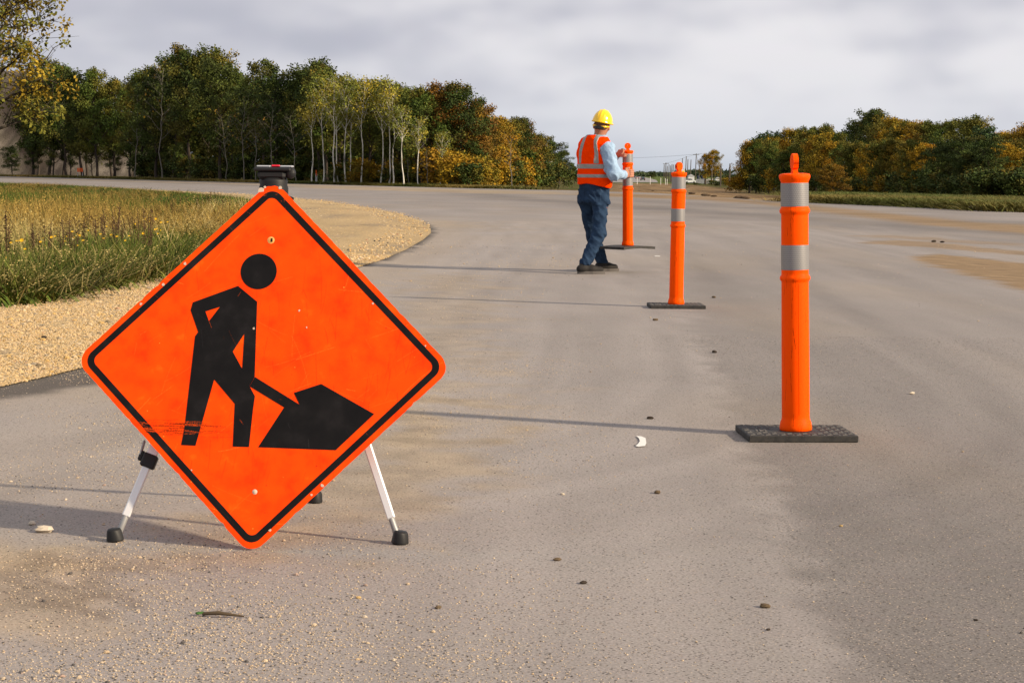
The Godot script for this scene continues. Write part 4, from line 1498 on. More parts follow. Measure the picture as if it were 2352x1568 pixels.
func build_sign() -> void:
	var r := RandomNumberGenerator.new()
	r.seed = 21
	# faded, scuffed orange sheeting
	var base := fn(4, 0.011, 5).get_seamless_image(1024, 1024, false, false, 0.1, true)
	base.convert(Image.FORMAT_L8)
	var im := rgb_image(base, ramp([[0.0, Color(0.94, 0.20, 0.0)], [0.3, Color(1.0, 0.255, 0.0)], [0.55, Color(1.0, 0.285, 0.0)], [0.8, Color(1.0, 0.30, 0.0)], [1.0, Color(1.0, 0.37, 0.03)]]))
	var fine := grain_image(1024, 0.25, 0.90, 1.0, 0.0, 0.8, 6, 2)
	for k in 150:
		var a := Vector2(r.randf() * 1024, r.randf() * 1024)
		var an := r.randf_range(-0.9, -0.3) if r.randf() < 0.6 else r.randf_range(0, PI)
		stroke(im, a, a + Vector2.from_angle(an) * r.randf_range(15, 150), Color(1.0, 0.52, 0.2, r.randf_range(0.25, 0.8)), 1.0 if r.randf() < 0.8 else 2.0, r)
	for k in 150:      # drips and rubbed streaks
		var a := Vector2(r.randf_range(300, 950), r.randf_range(200, 800))
		stroke(im, a, a + Vector2(r.randf_range(-14, 14), r.randf_range(20, 90)), Color(0.86, 0.16, 0.0, r.randf_range(0.08, 0.26)), r.randf_range(2, 7), r)
	for k in 44:      # dark scuff dragged across one edge
		var a := Vector2(r.randf_range(180, 330), r.randf_range(664, 706))
		stroke(im, a, a + Vector2(r.randf_range(20, 140), r.randf_range(-4, 8)), Color(0.22, 0.07, 0.02, r.randf_range(0.15, 0.6)), r.randf_range(1.0, 3.0), r, 0.7)
	for k in 46:
		var p := Vector2i(r.randi() % 1020, r.randi() % 1020)
		im.fill_rect(Rect2i(p, Vector2i(1 + r.randi() % 3, 1 + r.randi() % 3)), Color(0.75, 0.14, 0.02) if r.randf() < 0.6 else Color(1, 0.62, 0.25))
	var om := mat(Color.WHITE, 0.55, 0.22)
	om.albedo_texture = tex(im)
	om.heightmap_enabled = true
	om.heightmap_texture = tex(fine)
	om.heightmap_scale = 0.02
	# black print, worn through to orange in places
	var bl := rgb_image(base, ramp([[0.0, Color(0.055, 0.050, 0.055)], [0.6, Color(0.085, 0.078, 0.08)], [1.0, Color(0.13, 0.12, 0.125)]]))
	for k in 260:
		var a := Vector2(r.randf() * 1024, r.randf() * 1024)
		var an := r.randf_range(0.6, 1.3) if r.randf() < 0.7 else r.randf() * PI
		stroke(bl, a, a + Vector2.from_angle(an) * r.randf_range(6, 60), Color(0.26, 0.25, 0.26, r.randf_range(0.1, 0.5)) if r.randf() < 0.7 else Color(0.75, 0.24, 0.03, r.randf_range(0.2, 0.9)), 1.0 if r.randf() < 0.7 else 3.0, r)
	for k in 30:
		var a := Vector2(r.randf_range(480, 600), r.randf_range(18, 90))
		stroke(bl, a, a + Vector2(r.randf_range(-20, 26), r.randf_range(-14, 4)), Color(0.85, 0.27, 0.03, 0.9), r.randf_range(1, 4), r, 0.6)
	for k in 30:
		var a := Vector2(r.randf_range(180, 330), r.randf_range(670, 702))
		stroke(bl, a, a + Vector2(r.randf_range(20, 110), r.randf_range(-3, 6)), Color(0.95, 0.30, 0.02, 0.9), 2.0, r, 0.75)
	var bm := mat(Color.WHITE, 0.5, 0.25)
	bm.albedo_texture = tex(bl)
	var white := mat(lin(0.58, 0.46, 0.36), 0.7, 0.3)
	var o := thing("road_work_sign", "orange diamond sign with a black digging worker pictogram leaning on a tripod", "road sign", Vector3(-0.703, 0.505, -5.364))
	o.basis = Basis(Vector3(0.99684, -0.00386, 0.07940), Vector3(0.02579, 0.96048, -0.27715), Vector3(-0.07519, 0.27832, 0.95754))
	var uv := 1.0 / 1.09
	var mb := MB.new()
	var outl := round_square(0.381, 0.045)
	var ragged := PackedVector2Array()
	for k in outl.size():     # a battered outline
		var a := outl[k]
		var b := outl[(k + 1) % outl.size()]
		var n := maxi(1, int(a.distance_to(b) / 0.012))
		for e in n:
			var p := a.lerp(b, float(e) / n)
			ragged.append(p - p.normalized() * absf(r.randfn()) * 0.0006 - (p.normalized() * r.randf_range(0.001, 0.004) if r.randf() < 0.03 else Vector2.ZERO))
	mb.prism(ragged, -0.004, 0.0, Transform3D(), uv)
	part("panel", mb, om, o)
	mb = MB.new()
	var fo := round_square(0.365, 0.034)
	var fi := round_square(0.347, 0.020)
	var f := 0
	for k in fo.size():
		f = mb.v.size()
		var q := [fo[k], fo[(k + 1) % fo.size()], fi[(k + 1) % fo.size()], fi[k]]
		var pts := []
		var uvs := []
		for e in q:
			pts.append(Vector3(e.x, e.y, 0.0007))
			uvs.append(Vector2(0.5 + e.x * uv, 0.5 - e.y * uv))
		mb.face(pts, Vector3(0, 0, 1), uvs)
	part("border", mb, bm, o)
	var head := PackedVector2Array()
	for k in 40:
		head.append(Vector2(-0.026, 0.266) + Vector2(0.052, 0).rotated(TAU * k / 40.0))
	mb = MB.new()
	mb.prism(head, 0.0003, 0.0008, Transform3D(), uv)
	var fig := part("pictogram", mb, bm, o)
	var body := PackedVector2Array([Vector2(-0.083, 0.223), Vector2(-0.025, 0.178), Vector2(-0.022, 0.071), Vector2(-0.019, -0.037), Vector2(-0.032, -0.065), Vector2(-0.015, -0.093), Vector2(-0.018, -0.131), Vector2(-0.023, -0.237), Vector2(-0.069, -0.237), Vector2(-0.071, -0.116), Vector2(-0.134, -0.048), Vector2(-0.175, -0.237), Vector2(-0.216, -0.236), Vector2(-0.210, -0.191), Vector2(-0.197, 0.075), Vector2(-0.189, 0.087), Vector2(-0.215, 0.150), Vector2(-0.210, 0.173)])
	var holes := [[Vector2(-0.172, 0.147), Vector2(-0.131, 0.161), Vector2(-0.160, 0.119)], [Vector2(-0.056, 0.085), Vector2(-0.056, -0.016), Vector2(-0.086, 0.033)]]
	mb = MB.new()
	for b in minus_holes(body, holes):
		mb.prism(b, 0.0003, 0.0008, Transform3D(), uv, false)
	part("worker_figure", mb, bm, fig)
	mb = MB.new()
	mb.prism(PackedVector2Array([Vector2(-0.0185, -0.038), Vector2(0.113, -0.114), Vector2(0.095, -0.081), Vector2(0.171, -0.054), Vector2(0.325, -0.136), Vector2(0.222, -0.240), Vector2(0.003, -0.237), Vector2(0.070, -0.123), Vector2(-0.0315, -0.0655)]), 0.0003, 0.0008, Transform3D(), uv, false)
	part("shovel_and_heap", mb, bm, fig)
	for q in [[0.004, 0.358, 0.008], [0.001, -0.362, 0.0055]]:
		mb = MB.new()
		mb.lathe([Vector2(0.0, 0.0022), Vector2(q[2] * 0.6, 0.0022), Vector2(q[2], 0.001), Vector2(q[2] * 1.3, 0.0004)], 18, Transform3D(Basis(Vector3.RIGHT, PI / 2), Vector3(q[0], q[1], 0)))
		part("bolt", mb, white if q[1] < 0.0 else mat(lin(0.75, 0.38, 0.10), 0.5, 0.4), o)
	mb = MB.new()
	mb.cbox(Transform3D(Basis(), Vector3(0.006, 0.358, 0.0016)), Vector3(0.006, 0.011, 0.003), 0.001)
	part("bolt_hole", mb, mat(lin(0.02, 0.015, 0.01), 0.8, 0.2), o)
	mb = MB.new()
	for q in [[0.097, 0.155, 0.0045], [0.121, 0.106, 0.003], [0.306, 0.179, 0.0045], [-0.030, 0.101, 0.004], [-0.182, -0.306, 0.003], [-0.035, 0.506, 0.010], [0.022, 0.513, 0.006], [-0.022, 0.514, 0.005], [-0.24, 0.285, 0.005], [-0.30, 0.222, 0.006], [0.19, -0.34, 0.006], [-0.36, 0.165, 0.005], [0.16, -0.366, 0.004], [0.46, 0.06, 0.003], [0.05, -0.468, 0.005]]:
		var pl := PackedVector2Array()
		for k in 7:
			pl.append(Vector2(q[0], q[1]) + Vector2(q[2] * r.randf_range(0.5, 1.1), 0).rotated(TAU * k / 7.0 + 0.4))
		mb.prism(pl, 0.0009, 0.0012, Transform3D(), uv)
	var chips := part("paint_chips", mb, white, o)
	chips.set_meta("label", "bare pale spots where the sheeting has chipped off")
	# --- tripod that carries it
	var alu := mat(lin(0.72, 0.72, 0.73), 0.38, 0.5, 0.35)
	var dull := mat(lin(0.30, 0.30, 0.30), 0.5, 0.4, 0.4)
	var rub := mat(lin(0.012, 0.012, 0.013), 0.55, 0.4)
	var apex := at(628, 455, 5.63)
	var t := thing("tripod", "silver legged tripod with a black head behind the orange sign", "tripod", Vector3(apex.x, 0, apex.z))
	var ap := Vector3(0, apex.y, 0)
	var org := Vector3(apex.x, 0, apex.z)
	for q in [[g(264, 1243), Vector3(-0.05, -0.03, 0.02)], [g(918, 1249), Vector3(0.05, -0.03, 0.02)], [g(722, 1154), Vector3(0.01, -0.03, -0.05)]]:
		var foot: Vector3 = q[0] - org
		var topp: Vector3 = ap + q[1]
		var dir := (topp - foot).normalized()
		var xr := dir.cross(Vector3(0, 0, 1)).normalized()
		var bs := Basis(xr, dir, xr.cross(dir).normalized())
		var lo := foot + dir * 0.075
		var clampp := foot.lerp(topp, 0.235 if foot.x < -0.2 else 0.34)
		var lm2 := MB.new()
		lm2.cbox(Transform3D(bs, (lo + clampp) * 0.5), Vector3(0.023, lo.distance_to(clampp), 0.019), 0.003)
		var leg := part("leg", lm2, alu, t)
		mb = MB.new()
		mb.cbox(Transform3D(bs, (topp + clampp) * 0.5), Vector3(0.030, topp.distance_to(clampp), 0.026), 0.003)
		part("upper_tube", mb, alu, leg)
		mb = MB.new()
		mb.cbox(Transform3D(bs, clampp), Vector3(0.042, 0.040, 0.036), 0.004)
		mb.cbox(Transform3D(bs, clampp + bs * Vector3(-0.026 if foot.x < 0.0 else 0.026, 0.006, 0)), Vector3(0.014, 0.03, 0.02), 0.004)
		part("clamp", mb, rub, leg)
		mb = MB.new()
		mb.cbox(Transform3D(bs * Basis(Vector3.BACK, 0.12 if foot.x < 0.0 else -0.12), clampp + bs * Vector3(-0.032 if foot.x < 0.0 else 0.032, 0.028, 0.0)), Vector3(0.007, 0.046, 0.018), 0.003)
		part("clamp_lever", mb, dull, leg)
		mb = MB.new()
		mb.tube([foot + dir * 0.03, lo + dir * 0.01], [0.009, 0.009], 10)
		part("spindle", mb, dull, leg)
		mb = MB.new()
		mb.lathe([Vector2(0.0, 0.0), Vector2(0.023, 0.0), Vector2(0.025, 0.004), Vector2(0.021, 0.030), Vector2(0.017, 0.036), Vector2(0.0, 0.037)], 8, Transform3D(Basis(Vector3.BACK, 0.10 if foot.x < 0.0 else -0.10), foot + Vector3(0, 0.001, 0)))
		part("rubber_foot", mb, rub, leg)
	mb = MB.new()
	mb.lathe([Vector2(0.0, -0.10), Vector2(0.016, -0.10), Vector2(0.018, -0.02), Vector2(0.036, -0.02), Vector2(0.043, -0.005), Vector2(0.043, 0.03), Vector2(0.040, 0.040), Vector2(0.042, 0.050), Vector2(0.038, 0.060), Vector2(0.0, 0.062)], 28, Transform3D(Basis(), ap))
	part("column", mb, rub, t)
	var hp := at(628, 398, 5.63) - org
	mb = MB.new()
	mb.cbox(Transform3D(Basis(), hp + Vector3(-0.003, -0.004, 0)), Vector3(0.082, 0.026, 0.075), 0.008)
	mb.cbox(Transform3D(Basis(), hp + Vector3(0.0, 0.012, 0.0)), Vector3(0.108, 0.012, 0.085), 0.004)
	var hd := part("head", mb, rub, t)
	mb = MB.new()
	mb.lathe([Vector2(0.0, -0.012), Vector2(0.012, -0.012), Vector2(0.017, -0.006), Vector2(0.017, 0.006), Vector2(0.012, 0.012), Vector2(0.0, 0.012)], 18, Transform3D(Basis(Vector3.RIGHT, PI / 2), hp + Vector3(0.049, 0.001, 0.01)))
	part("knob", mb, rub, hd)
	mb = MB.new()
	mb.cbox(Transform3D(Basis(), hp + Vector3(-0.026, 0.0205, 0.01)), Vector3(0.040, 0.005, 0.05), 0.002)
	mb.cbox(Transform3D(Basis(), hp + Vector3(0.040, 0.0205, 0.01)), Vector3(0.036, 0.005, 0.05), 0.002)
	part("plate", mb, mat(lin(0.42, 0.44, 0.48), 0.4, 0.5), hd)
	mb = MB.new()
	mb.cbox(Transform3D(Basis(), hp + Vector3(0.008, 0.0215, 0.012)), Vector3(0.026, 0.007, 0.024), 0.003)
	part("release_button", mb, mat(lin(0.60, 0.01, 0.03), 0.4, 0.5), hd)
	mb = MB.new()
	mb.tube([hp + Vector3(0.02, -0.06, -0.03), hp + Vector3(0.055, -0.075, -0.02)], [0.004, 0.005], 8)
	part("lock_lever", mb, rub, hd)

# ------------------------------------------------------------------ delineator posts
func hex_image() -> Image:
	var im := Image.create(128, 128, false, Image.FORMAT_RGB8)
	for y in 128:
		for x in 128:
			var best := 9.0
			var second := 9.0
			for row in range(-1, 2):
				for cx in range(-1, 2):
					var ry := floori(y / 8.0) + row
					var rx := floori((x - (4.0 if posmod(ry, 2) == 1 else 0.0)) / 8.0) + cx
					var c := Vector2(rx * 8.0 + 4.0 + (4.0 if posmod(ry, 2) == 1 else 0.0), ry * 8.0 + 4.0)
					var d := c.distance_to(Vector2(x, y))
					if d < best:
						second = best
						best = d
					elif d < second:
						second = d
			var v := 0.80 if second - best > 1.2 else 0.98
			im.set_pixel(x, y, Color(v, v, v))
	return im

func build_post(where: Vector3, turn: float, lug_turn: float, tilt: Vector3, sc: float, label: String, base_bend := 0.0) -> Node3D:
	var o := thing("delineator", label, "delineator post", where, "orange delineator posts on the road")
	var rot := Basis(Vector3.BACK, tilt.z) * Basis(Vector3.RIGHT, tilt.x)
	# rubber base, ridged on top
	var b := MB.new()
	var bs := Basis(Vector3.UP, turn)
	if base_bend == 0.0:
		b.cbox(Transform3D(bs, Vector3(0, 0.014, 0)), Vector3(0.435, 0.026, 0.33), 0.003)
	else:
		for k in 8:     # a sagging mat
			var x0 := lerpf(-0.2375, 0.2375, k / 8.0)
			var x1 := lerpf(-0.2375, 0.2375, (k + 1) / 8.0)
			var y0 := -base_bend * pow(x0 / 0.2375, 2.0)
			var y1 := -base_bend * pow(x1 / 0.2375, 2.0)
			var q := [Vector3(x0, y0, 0), Vector3(x1, y1, 0)]
			for s in [[0.027, 0.001]]:
				b.face([bs * (q[0] + Vector3(0, s[0], -0.18)), bs * (q[1] + Vector3(0, s[0], -0.18)), bs * (q[1] + Vector3(0, s[0], 0.18)), bs * (q[0] + Vector3(0, s[0], 0.18))], Vector3.UP)
				b.face([bs * (q[0] + Vector3(0, s[1], -0.18)), bs * (q[1] + Vector3(0, s[1], -0.18)), bs * (q[1] + Vector3(0, s[1], 0.18)), bs * (q[0] + Vector3(0, s[1], 0.18))], Vector3.DOWN)
				for e in [-0.18, 0.18]:
					b.face([bs * (q[0] + Vector3(0, s[0], e)), bs * (q[1] + Vector3(0, s[0], e)), bs * (q[1] + Vector3(0, s[1], e)), bs * (q[0] + Vector3(0, s[1], e))], bs * Vector3(0, 0, e))
		for e in [-0.2375, 0.2375]:
			b.face([bs * Vector3(e, 0.027 - base_bend, -0.18), bs * Vector3(e, 0.027 - base_bend, 0.18), bs * Vector3(e, 0.001 - base_bend, 0.18), bs * Vector3(e, 0.001 - base_bend, -0.18)], bs * Vector3(e, 0, 0))
	var base := part("base", b, M.rubber, o)
	if base_bend == 0.0:
		var tr := MB.new()
		for j in 9:
			for k in 14:
				var c := Vector3(-0.200 + k * 0.0305, 0.0275, -0.145 + j * 0.036)
				if absf(c.x) < 0.085 and absf(c.z) < 0.08:
					continue
				if c.x < -0.10 and c.x > -0.19 and absf(c.z - 0.02) < 0.05:
					continue
				tr.cbox(Transform3D(bs * Basis(Vector3.UP, 0.5 if (j + k) % 2 == 0 else -0.5), bs * c), Vector3(0.026, 0.004, 0.009), 0.0015)
		var td := part("tread", tr, M.tread, base)
		td.set_meta("kind", "stuff")
		var tm := TextMesh.new()
		tm.text = "IH"
		tm.font_size = 24
		tm.pixel_size = 0.0020
		tm.depth = 0.004
		tm.material = M.rubber_pale
		var ti := inst("lettering", tm, base)
		ti.transform = Transform3D(bs * Basis(Vector3.RIGHT, -PI / 2), bs * Vector3(-0.145, 0.0285, 0.02))
	var p := MB.new()
	var xf := Transform3D(rot.scaled(Vector3(1, sc, 1)), Vector3(0, 0.0265, 0))
	p.lathe([Vector2(0.0, 0.0), Vector2(0.058, 0.0), Vector2(0.0645, 0.004), Vector2(0.0645, 0.016), Vector2(0.0615, 0.034), Vector2(0.0565, 0.046), Vector2(0.0555, 0.06), Vector2(0.0550, 0.35), Vector2(0.0540, 0.600), Vector2(0.0545, 0.606), Vector2(0.0592, 0.611), Vector2(0.0608, 0.618), Vector2(0.0592, 0.626), Vector2(0.0545, 0.631), Vector2(0.0540, 0.64),
		Vector2(0.0538, 0.870), Vector2(0.0545, 0.876), Vector2(0.0590, 0.881), Vector2(0.0605, 0.888), Vector2(0.0590, 0.896), Vector2(0.0545, 0.901), Vector2(0.0535, 0.91), Vector2(0.0535, 1.002), Vector2(0.055, 1.006), Vector2(0.0595, 1.015), Vector2(0.0618, 1.021), Vector2(0.0618, 1.030), Vector2(0.059, 1.0355), Vector2(0.045, 1.0385), Vector2(0.0, 1.040)], 40, xf)
	var tube := part("post", p, M.orange, o)
	var sm := MB.new()      # moulding seam
	for s in [1.0]:
		sm.tube([xf * Vector3(0.0066, 0.07, 0.0552), xf * Vector3(0.0066, 0.35, 0.0547), xf * Vector3(0.0066, 0.598, 0.0537)], [0.0012, 0.0012, 0.0012], 5)
	part("seam", sm, M.orange, tube)
	for q in [[0.652, 0.752], [0.906, 1.000]]:
		var m := MB.new()
		m.lathe([Vector2(0.0536, q[0]), Vector2(0.0552, q[0] + 0.001), Vector2(0.0552, q[1] - 0.001), Vector2(0.0536, q[1])], 40, xf)
		part("reflective_band", m, M.reflector, o)
	# lug: a rounded tab with a hole, built as two halves
	var lx := Transform3D(rot * Basis(Vector3.UP, lug_turn), rot * Vector3(0, 1.040 * sc + 0.0265, 0))
	var lug := MB.new()
	for s in [-1.0, 1.0]:
		var pl := PackedVector2Array([Vector2(0, 0.0)])
		pl.append(Vector2(s * 0.026, -0.004))
		pl.append(Vector2(s * 0.018, 0.006))
		pl.append(Vector2(s * 0.015, 0.016))
		pl.append(Vector2(s * 0.026, 0.020))
		for k in 10:
			var a := -0.55 + (PI / 2 + 0.55) * k / 9.0
			pl.append(Vector2(s * cos(a) * 0.033, 0.044 + sin(a) * 0.033))
		pl.append(Vector2(0, 0.059))
		for k in 5:
			var a := PI / 2 - PI * (k + 1) / 6.0
			pl.append(Vector2(s * cos(a) * 0.0032, 0.0535 + sin(a) * 0.0055))
		pl.append(Vector2(0, 0.048))
		lug.prism(pl, -0.010, 0.010, lx)
	part("lifting_lug", lug, M.orange, o)
	return o

func build_posts() -> void:
	M.orange = mat(lin(1.0, 0.082, 0.0), 0.5, 0.16)
	var gr2 := RandomNumberGenerator.new()
	gr2.seed = 8
	var sc := Image.create(256, 256, false, Image.FORMAT_RGB8)
	sc.fill(Color.WHITE)
	for k in 70:      # rubbed black scuffs and scratches
		var a0 := Vector2(gr2.randf() * 256, gr2.randf() * 256)
		stroke(sc, a0, a0 + Vector2(gr2.randf_range(-6, 6), gr2.randf_range(5, 26)), Color(0.35, 0.22, 0.2, gr2.randf_range(0.15, 0.6)), gr2.randf_range(1, 2.4), gr2, 0.7)
	for k in 14:
		var a1 := Vector2(140 + gr2.randf() * 14, 14 + gr2.randf() * 12)
		stroke(sc, a1, a1 + Vector2(gr2.randf_range(4, 12), gr2.randf_range(-9, 2)), Color(0.2, 0.12, 0.1, 0.5), 2.0, gr2, 0.6)
	M.orange.albedo_texture = tex(sc)
	M.orange.subsurf_scatter_enabled = true
	M.orange.subsurf_scatter_strength = 0.12
	M.rubber = mat(lin(0.050, 0.048, 0.047), 0.7, 0.4)
	var ri := rgb_image(grain_image(256, 0.02, 0.35, 0.95, 1.0, 0.5, 15, 3), ramp([[0.3, Color(0.55, 0.55, 0.55)], [0.62, Color(0.8, 0.8, 0.8)], [0.95, Color(1, 0.96, 0.9)]]))
	M.rubber.albedo_texture = tex(ri)
	M.rubber.uv1_triplanar = true
	M.rubber.uv1_scale = Vector3(3, 3, 3)
	M.tread = mat(lin(0.10, 0.096, 0.093), 0.8, 0.3)
	M.rubber_pale = mat(lin(0.16, 0.15, 0.145), 0.9, 0.2)
	M.reflector = mat(lin(0.36, 0.35, 0.35), 0.42, 0.5, 0.3)
	M.reflector.albedo_texture = tex(hex_image())
	M.reflector.uv1_scale = Vector3(3, 8, 1)
	var a := g(1828, 1003)
	build_post(Vector3(a.x, 0, a.z), 0.05, PI / 2 + 0.08, Vector3(0, 0, 0.026), 0.990, "orange delineator post with a thin edge-on lug on a ridged rubber base")
	var b := g(1553, 706)
	build_post(Vector3(b.x, 0, b.z), 0.02, 0.75, Vector3(0, 0, -0.006), 1.0, "orange delineator post standing alone between the worker's post and the tall one")
	var c := at(1442, 566, 20.49)
	build_post(c + Vector3(0, -0.015, 0), 0.73, 0.12, Vector3(0, 0, 0.014), 0.975, "orange delineator post lifted off the road in the worker's hands", 0.012)

# ------------------------------------------------------------------ the worker
var R0: Vector3
var prim := {}
var t_tab: Array = []
var t_bot: Vector3
var t_top: Vector3
var fdir := Vector3(0.62, 0, -0.785).normalized()
var rdir: Vector3
var hb: Basis
var hc: Vector3
var wn: FastNoiseLite
var wr2: FastNoiseLite

func J(px: float, py: float, dz: float) -> Vector3:
	return at(px, py, -(R0.z + dz)) - R0

func torso_d(p: Vector3, grow_by: float) -> float:
	var y := p.y
	var n := t_tab.size()
	var k := 0
	while k < n - 2 and t_tab[k + 1][0] < y:
		k += 1
	var t := clampf((y - t_tab[k][0]) / (t_tab[k + 1][0] - t_tab[k][0]), 0.0, 1.0)
	t = t * t * (3.0 - 2.0 * t)
	var w := lerpf(t_tab[k][1], t_tab[k + 1][1], t) + grow_by
	var d := lerpf(t_tab[k][2], t_tab[k + 1][2], t) + grow_by
	var cy := clampf((y - t_bot.y) / (t_top.y - t_bot.y), -0.2, 1.3)
	var c := t_bot.lerp(t_top, cy)
	var v := p - c
	var u := v.dot(rdir) / w
	var f := (v.dot(fdir) - lerpf(t_tab[k][3], t_tab[k + 1][3], t)) / d
	var l := sqrt(u * u + f * f)
	return (l - 1.0) * minf(w, d)

func head_p(p: Vector3) -> Vector3:
	return hb.transposed() * (p - hc)

func ell(p: Vector3, c: Vector3, r: Vector3) -> float:
	var q := (p - c) / r
	var l := q.length()
	var l2 := ((p - c) / (r * r)).length()
	return l * (l - 1.0) / maxf(l2, 1e-6)

func head_d(w: Vector3) -> float:
	var p := head_p(w)
	var d := ell(p, Vector3(0, 0.022, 0.012), Vector3(0.076, 0.100, 0.096))
	d = smin(d, cone_d(p, Vector3(0, -0.035, -0.02), Vector3(0, -0.082, -0.058), 0.060, 0.030), 0.04)
	d = smin(d, cone_d(p, Vector3(0.045, -0.04, 0.0), Vector3(0.02, -0.085, -0.05), 0.022, 0.02), 0.03)
	d = smin(d, cone_d(p, Vector3(-0.045, -0.04, 0.0), Vector3(-0.02, -0.085, -0.05), 0.022, 0.02), 0.03)
	d = smin(d, cone_d(p, Vector3(0, 0.005, -0.086), Vector3(0, -0.034, -0.104), 0.009, 0.013), 0.015)
	d = smin(d, cone_d(p, Vector3(-0.03, 0.022, -0.078), Vector3(0.03, 0.022, -0.078), 0.010, 0.010), 0.02)
	d = smin(d, cone_d(p, Vector3(-0.018, -0.062, -0.076), Vector3(0.018, -0.062, -0.076), 0.010, 0.010), 0.015)
	for s in [-1.0, 1.0]:
		var e := ell(p, Vector3(s * 0.083, -0.018, 0.008), Vector3(0.012, 0.032, 0.019))
		e = maxf(e, -ell(p, Vector3(s * 0.096, -0.014, 0.0), Vector3(0.012, 0.020, 0.011)))
		d = smin(d, e, 0.012)
		d = maxf(d, -ell(p, Vector3(s * 0.031, 0.004, -0.092), Vector3(0.016, 0.010, 0.012)))
	d = maxf(d, -(cone_d(p, Vector3(-0.022, -0.054, -0.088), Vector3(0.022, -0.054, -0.088), 0.003, 0.003)))
	return d

func skin_d(p: Vector3) -> float:
	var d := chain_d(p, prim.inner, 0.05)
	return smin(d, smin(head_d(p), chain_d(p, prim.neck, 0.03), 0.03), 0.02)

func shirt_d(p: Vector3) -> float:
	var d := maxf(torso_d(p, 0.0), maxf(p.y - 1.455, 0.965 - p.y))
	d = smin(d, chain_d(p, prim.armR, 0.05), 0.045)
	d = smin(d, chain_d(p, prim.armL, 0.05), 0.045)
	d += (0.3 - wr2.get_noise_3d(p.x * 6.0 + 20.0, p.y * 6.0 + p.x * 5.0, p.z * 6.0)) * 0.014
	return d

func vest_d(p: Vector3) -> float:
	var d := torso_d(p, 0.016)
	d = smin(d, cone_d(p, prim.SR + Vector3(-0.03, 0.01, -0.02), prim.SR + Vector3(-0.09, 0.045, -0.06), 0.075, 0.06), 0.05)
	d = smin(d, cone_d(p, prim.SL + Vector3(0.02, 0.02, 0.02), prim.SL + Vector3(0.09, 0.055, 0.06), 0.072, 0.06), 0.05)
	d += wn.get_noise_3d(p.x * 10.0, p.y * 5.0, p.z * 10.0) * 0.010 + (0.3 - wr2.get_noise_3d(p.x * 3.0 + 5.0, p.y * 7.0 + p.x * 4.0, p.z * 3.0)) * 0.007
	return d

func vest_cut(p: Vector3) -> float:
	var d := vest_d(p)
	var hem := 0.945 + 0.012 * sin((p - t_bot).dot(rdir) * 13.0) - 0.055 * clampf((p - t_bot).dot(rdir) / 0.2, 0.0, 1.0)
	d = maxf(d, maxf(hem - p.y, p.y - 1.455 + 0.35 * maxf((p - prim.NB).dot(fdir), 0.0)))
	d = maxf(d, -(cone_d(p, prim.SR + Vector3(0.015, -0.035, 0.02), prim.SR + Vector3(0.10, -0.10, 0.12), 0.098, 0.14)))
	d = maxf(d, -(cone_d(p, prim.SL + Vector3(0.03, -0.05, -0.13), prim.SL + Vector3(0.05, -0.12, -0.25), 0.09, 0.12)))
	d = maxf(d, -(cone_d(p, prim.NB + Vector3(0, 0.03, 0) + fdir * 0.03, prim.NB + Vector3(0, 0.12, 0), 0.078, 0.09)))
	return d

func jeans_d(p: Vector3) -> float:
	var q: Vector3 = p - prim.PEL
	var u := q.dot(rdir)
	var f := q.dot(fdir)
	var w := lerpf(0.172, 0.172, clampf((p.y - 0.75) / 0.2, 0.0, 1.0))
	var dd := lerpf(0.132, 0.134, clampf((p.y - 0.75) / 0.2, 0.0, 1.0))
	var l := sqrt(u * u / (w * w) + f * f / (dd * dd))
	var d := maxf((l - 1.0) * 0.14, maxf(p.y - 0.975, 0.74 - p.y))
	d = smin(d, chain_d(p, prim.legR, 0.04), 0.05)
	d = smin(d, chain_d(p, prim.legL, 0.04), 0.05)
	d += (0.35 - wr2.get_noise_3d(p.x * 6.0, p.y * 9.0 + p.x * 9.0, p.z * 6.0)) * 0.015 + wn.get_noise_3d(p.x * 22.0 + 9.0, p.y * 44.0, p.z * 22.0) * 0.004
	return d

func shoe_d(p: Vector3, s: Array) -> float:
	var heel: Vector3 = s[0]
	var toe: Vector3 = s[1]
	var ank: Vector3 = s[2]
	var mid := heel.lerp(toe, 0.5)
	var d := cone_d(p, heel + Vector3(0, 0.052, 0), mid + Vector3(0, 0.050, 0), 0.038, 0.042)
	d = smin(d, cone_d(p, mid + Vector3(0, 0.045, 0), toe.lerp(heel, 0.13) + Vector3(0, 0.040, 0), 0.046, 0.036), 0.03)
	d = smin(d, cone_d(p, heel.lerp(toe, 0.12) + Vector3(0, 0.06, 0), ank, 0.042, 0.048), 0.03)
	return maxf(d, 0.022 - p.y)

func hand_prims(wrist: Vector3, palm0: Vector3, palm1: Vector3, fingers: Array, thumb: Array) -> Array:
	var o := [[wrist, palm0.lerp(palm1, 0.5), 0.026, 0.030], [palm0, palm1, 0.020, 0.020]]
	for f in fingers:
		for k in f.size() - 1:
			o.append([f[k], f[k + 1], 0.0105 - k * 0.0006, 0.0100 - k * 0.0008])
	for k in thumb.size() - 1:
		o.append([thumb[k], thumb[k + 1], 0.0125, 0.0105])
	return o

